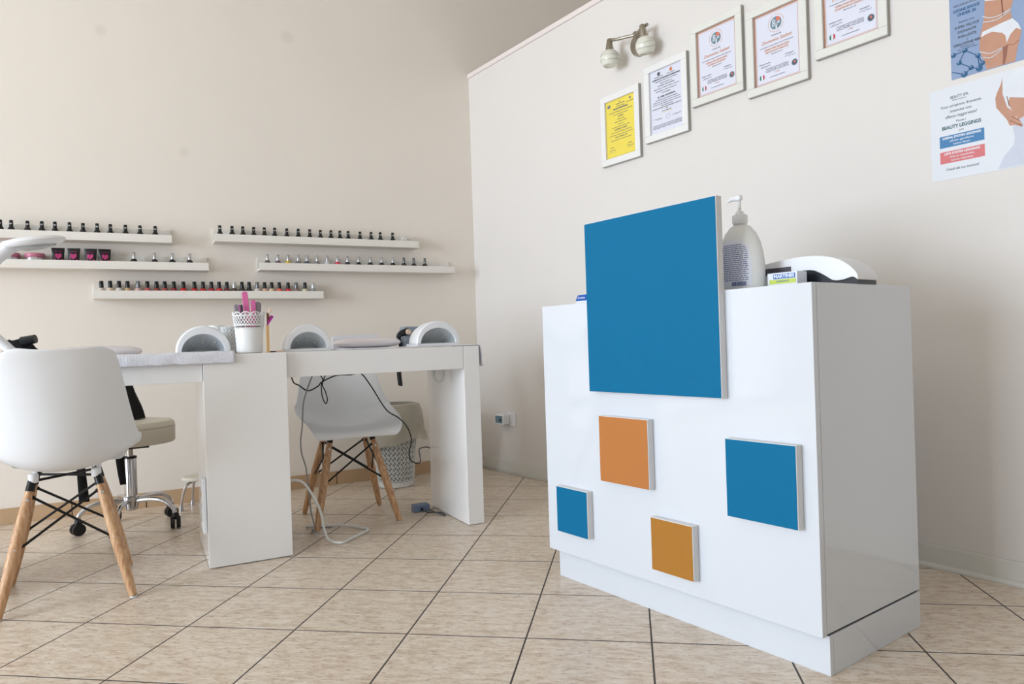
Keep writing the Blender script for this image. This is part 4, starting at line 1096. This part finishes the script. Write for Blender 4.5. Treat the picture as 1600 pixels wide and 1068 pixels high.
# wooden stick with tag beside the pot
sk_ = thing('wooden_stick', 'pale wooden stick with a purple tag leaning on the lace pot', 'stick', (-1.482, -1.250, ZT+.001), 0)
q = MB(); q.box(-.0055, .0055, -.002, .002, 0, .110, bev=.0008); q.build('stick', M_stick, sk_)
q = MB(); q.prism([(-.002, .108), (.022, .138), (.014, .146), (.006, .140), (.008, .150), (-.002, .158)], -.003, 0); q.build('brown_tag', M_brown, sk_)
q = MB(); q.prism([(-.001, .104), (.024, .140), (.017, .147), (.001, .122)], -.0050, -.0032); q.build('purple_tag', M_purple, sk_)
q = MB(); q.tube([(.002, 0, .15), (.012, 0, .165), (.018, 0, .178)], [.002, .0045, .001], 6); q.tube([(.004, 0, .15), (.008, 0, .160), (.006, 0, .176)], [.002, .003, .001], 6); q.build('feather', M_peach, sk_, True)
# second lace holder and cups
lh = thing('lace_holder', 'tall white lace patterned holder left of the pot', 'holder', (-1.592, -1.0, ZT+.001), 0)
MB().lathe([(.034, 0), (.035, .002), (.036, .112), (.034, .112), (.033, .006), (.01, .004)], n=28, caps=False).build('holder_body', mat('lace_holder_grey', rgb(206, 208, 210), .5, var=.1), lh, True)
m = MB(); pt = lambda a, z: Vector((.0372*math.cos(a), .0372*math.sin(a), z))
for i in range(18):
    a0 = 2*PI*i/18; a1 = 2*PI*(i+1)/18; am = (a0+a1)/2
    for k in range(6):
        z0 = .006+k*.018; m.tube([pt(a0, z0), pt(am, z0+.009), pt(a0, z0+.018)], .0016, 5, caps=False); m.tube([pt(a1, z0), pt(am, z0+.009), pt(a1, z0+.018)], .0016, 5, caps=False)
        m.sphere(pt(a0, z0+.009), .0024, n=6, m=5)
m.build('lace_pattern', M_pot, lh, True)
for i, (x, y, h_, lb) in enumerate([(-1.645, -.975, .118, 'plain white cup behind the left nail lamp, nearer the lace holder'), (-1.692, -.935, .108, 'plain white cup behind the left nail lamp, further left')]):
    m = MB(); m.lathe([(.026, 0), (.028, .002), (.029, h_), (.027, h_), (.026, .006), (.01, .005)], n=26, caps=False)
    o = m.build('cup', M_pot if i == 0 else M_peach, None, True); o.location = (x, y, ZT+.001 if i else ZT+.001); tag(o, lb, 'cup', 'cups behind the left nail lamp')
o = MB().box(0, .060, 0, .05, 0, .006, bev=.001).build('paper_card', M_peach); o.location = (-1.478, -1.23, ZT+.001); tag(o, 'peach paper card lying right of the pot', 'card')
m = MB(); m.cyl((0, 0, .003), (.022, .01, .003), .0025, n=8); o = m.build('black_clip', M_capb); o.location = (-1.476, -1.262, ZT+.001); tag(o, 'tiny black clip in front of the peach card', 'clip')

# nail drills
def drill(lb, x, y, s_=1.0, box=True):
    t = thing('nail_drill', lb, 'nail drill', (x, y, ZT+.005), 0, 'nail drills')
    if box:
        MB().box(.020, .120, .02, .10, 0, .095, bev=.006).build('control_box', M_grey, t)
        MB().prism([(-.008, 0), (.030, 0), (.026, .045), (.000, .045)], -.03, .0).build('cradle', M_grey, t)
    q = MB(); q.tube(smoothpath([(-.028, -.012, .040), (-.014, -.012, .058), (.010, -.012, .068), (.030, -.014, .070)], 4), [.006, .009, .011, .013, .014, .015, .016, .016, .017, .017, .018, .017, .014], 14)
    q.tube([(-.012, -.005, .0), (-.016, -.005, .045)], .008, 10)
    hp = q.build('handpiece', M_devb, t, True)
    q = MB(); q.cyl((.020, -.040, .068), (.020, -.026, .068), .011, .013, n=18); q.build('knob', M_peach, hp, True)
    return t
drill('grey nail drill with black handpiece beside the right end nail lamp', -.835, -.975)
nd_ = thing('black_hairdryer', 'crumpled black pouch with a nozzle on the left desk behind the near chair', 'pouch', (-2.33, -1.0, ZT+.002), 0)
nd_.name = 'black_pouch'
m = MB(); R0 = []
for k in range(9):
    f_ = k/8; z = .074*f_; ring = []
    for j in range(22):
        a = 2*PI*j/22; w = .060*(1-.35*f_)+.012*mnoise.noise(Vector((math.cos(a)*2, math.sin(a)*2, k*.6)))
        ring.append(m.bm.verts.new((.012-.012*f_ + w*math.cos(a), .65*w*math.sin(a), z+.010*mnoise.noise(Vector((math.cos(a)*2.2, math.sin(a)*2.2, 7)))*f_)))
    R0.append(ring)
for a_, b_ in zip(R0, R0[1:]): m.bridge(a_, b_)
m.cap(R0[0], True); m.cap(R0[-1]); m.build('pouch_body', M_cloth_black, nd_, True)
m = MB(); m.cyl((.015, -.03, .070), (.060, -.045, .078), .017, .016, n=16); m.build('nozzle', M_devb, nd_, True)

# magnifier lamp at the left edge
lp = thing('magnifier_lamp', 'white magnifier lamp on an articulated arm at the left edge', 'lamp', (-2.335, -1.10, ZT+.0135), 0)
q = MB(); q.lathe([(.050, 0), (.055, .002), (.055, .016), (.030, .022)], n=30); q.build('base', M_white, lp, True)
q = MB(); q.tube([(0, 0, .02), (-.16, 0, .20), (-.20, 0, .245)], [.017, .017, .017], 14); q.build('lower_arm', M_white, lp, True)
q = MB(); q.tube([(-.20, 0, .245), (-.105, 0, .308), (-.045, .02, .344)], .014, 14); q.build('upper_arm', M_white, lp, True)
q = MB(); q.tube([(-.20, -.02, .245), (-.20, .02, .245)], .022, 16); q.build('elbow_joint', M_grey, lp, True)
# lamp head: thick disc on a handle, tilted
Mh = Matrix.Translation((.072, .03, .418)) @ Matrix.Rotation(math.radians(-9), 4, 'Y') @ Matrix.Rotation(math.radians(5), 4, 'X')
h = MB(); h.lathe([(.070, -.012), (.088, -.010), (.100, -.002), (.103, .006), (.094, .014), (.060, .020), (.01, .022)], n=40, M=Mh, sx=1.0)
h.tube(smoothpath([(-.050, .02, .340), (-.035, .022, .365), (-.004, .024, .393), (.045, .028, .418)], 5), [.019, .020, .021, .022, .023, .024, .024, .024, .024, .024, .023, .022, .021, .020, .018, .014], 16)
h.build('lamp_head', M_white, lp, True)
h = MB(); h.lathe([(.070, -.0125), (.066, -.020), (.040, -.028), (.01, -.031)], n=36, M=Mh); h.build('lens', M_lens, lp, True)
h = MB(); h.tube([(-.058, .0175, .330), (-.046, .020, .346)], .0175, 14); h.build('joint_ring', M_devb, lp, True)

# ------------------------------------------------------------------ cables and small floor things
def cable(name, lb, pts, r, m_, k=6):
    q = MB(); q.tube(smoothpath(pts, k), r, 8); o = q.build(name, m_, None, True); return tag(o, lb, 'cable')
UZ = ZT-.099
cable('lamp_cable', 'thin black cable looping under the right desk and dropping to the bin', [(-1.379, -1.15, UZ-.004), (-1.369, -1.15, .658), (-1.35, -1.15, .647), (-1.313, -1.15, .622), (-1.271, -1.15, .639), (-1.254, -1.15, .656), (-1.193, -1.15, .680), (-1.131, -1.15, .680), (-1.087, -1.15, .683), (-1.044, -1.15, .626), (-.979, -1.15, .519), (-.923, -1.15, .478), (-.885, -1.15, .433), (-.867, -1.15, .375), (-.880, -1.15, .325), (-.874, -1.15, .286), (-.841, -1.15, .267), (-.81, -1.10, .272), (-.765, -.97, .272), (-.715, -.835, .285), (-.650, -.825, .270), (-.630, -.82, .12), (-.625, -.80, .006)], .0028, M_cableb)
cable('lamp_cable', 'thin dark green cable tied in a hanging loop under the right desk', [(-1.257, -1.13, UZ-.003), (-1.246, -1.13, .665), (-1.253, -1.13, .641), (-1.252, -1.13, .604), (-1.245, -1.13, .575), (-1.235, -1.13, .562), (-1.230, -1.13, .582), (-1.239, -1.135, .616), (-1.250, -1.137, .645), (-1.235, -1.137, UZ-.003)], .0024, M_cableb)
cable('power_cable', 'grey cable hanging under the right desk down to the floor by the pedestal', [(-1.304, -1.2, UZ-.003), (-1.317, -1.2, .655), (-1.34, -1.2, .59), (-1.347, -1.2, .543), (-1.351, -1.2, .481), (-1.359, -1.2, .426), (-1.357, -1.2, .371), (-1.343, -1.2, .319), (-1.339, -1.2, .286), (-1.332, -1.2, .206), (-1.325, -1.19, .127), (-1.305, -1.15, .050), (-1.302, -1.07, .006), (-1.27, -.985, .0045), (-1.194, -.997, .0045)], .0030, M_cableg)
cable('extension_cable', 'thick white cable curling on the floor beside the pedestal', [(-1.4285, -1.22, .270), (-1.386, -1.22, .268), (-1.356, -1.22, .252), (-1.319, -1.225, .192), (-1.294, -1.23, .126), (-1.284, -1.235, .06), (-1.267, -1.245, .014), (-1.227, -1.290, .0075), (-1.175, -1.249, .0075), (-1.110, -1.190, .0075), (-1.078, -1.150, .0075), (-1.092, -1.105, .0075), (-1.121, -1.050, .0075), (-1.170, -1.015, .012), (-1.236, -.995, .0125), (-1.30, -.94, .008)], .0052, M_cablew)
ad = thing('cable_adapter', 'blue-grey cable adapter box on the floor by the desk leg', 'adapter', (-.795, -.955, 0), 0)
MB().box(0, .078, 0, .050, .001, .034, bev=.003).build('adapter_body', M_grey2, ad)
m = MB(); m.cyl((.035, -.004, .014), (.035, 0, .014), .007); m.build('plug', M_devb, ad)
cable('adapter_cable', 'grey thin cable lying between adapter and panel leg', [(-.755, -.962, .014), (-.745, -.99, .005), (-.70, -1.02, .004), (-.690, -1.06, .004), (-.700, -1.10, .004), (-.720, -1.03, .0095), (-.716, -.955, .006)], .0032, mat('adapter_cable_grey', rgb(92, 96, 104), .5, var=.05))
hk = MB(); hk.tube(smoothpath([(0, 0, 0), (.001, 0, -.03), (.004, 0, -.060), (.003, 0, -.068)], 3), [.0105]*9 + [.007], 12)
o = hk.build('hanging_handpiece', M_devb, None, True); o.location = (-.915, -1.15, UZ-.001); tag(o, 'short black handpiece hanging below the right desk top', 'handpiece')
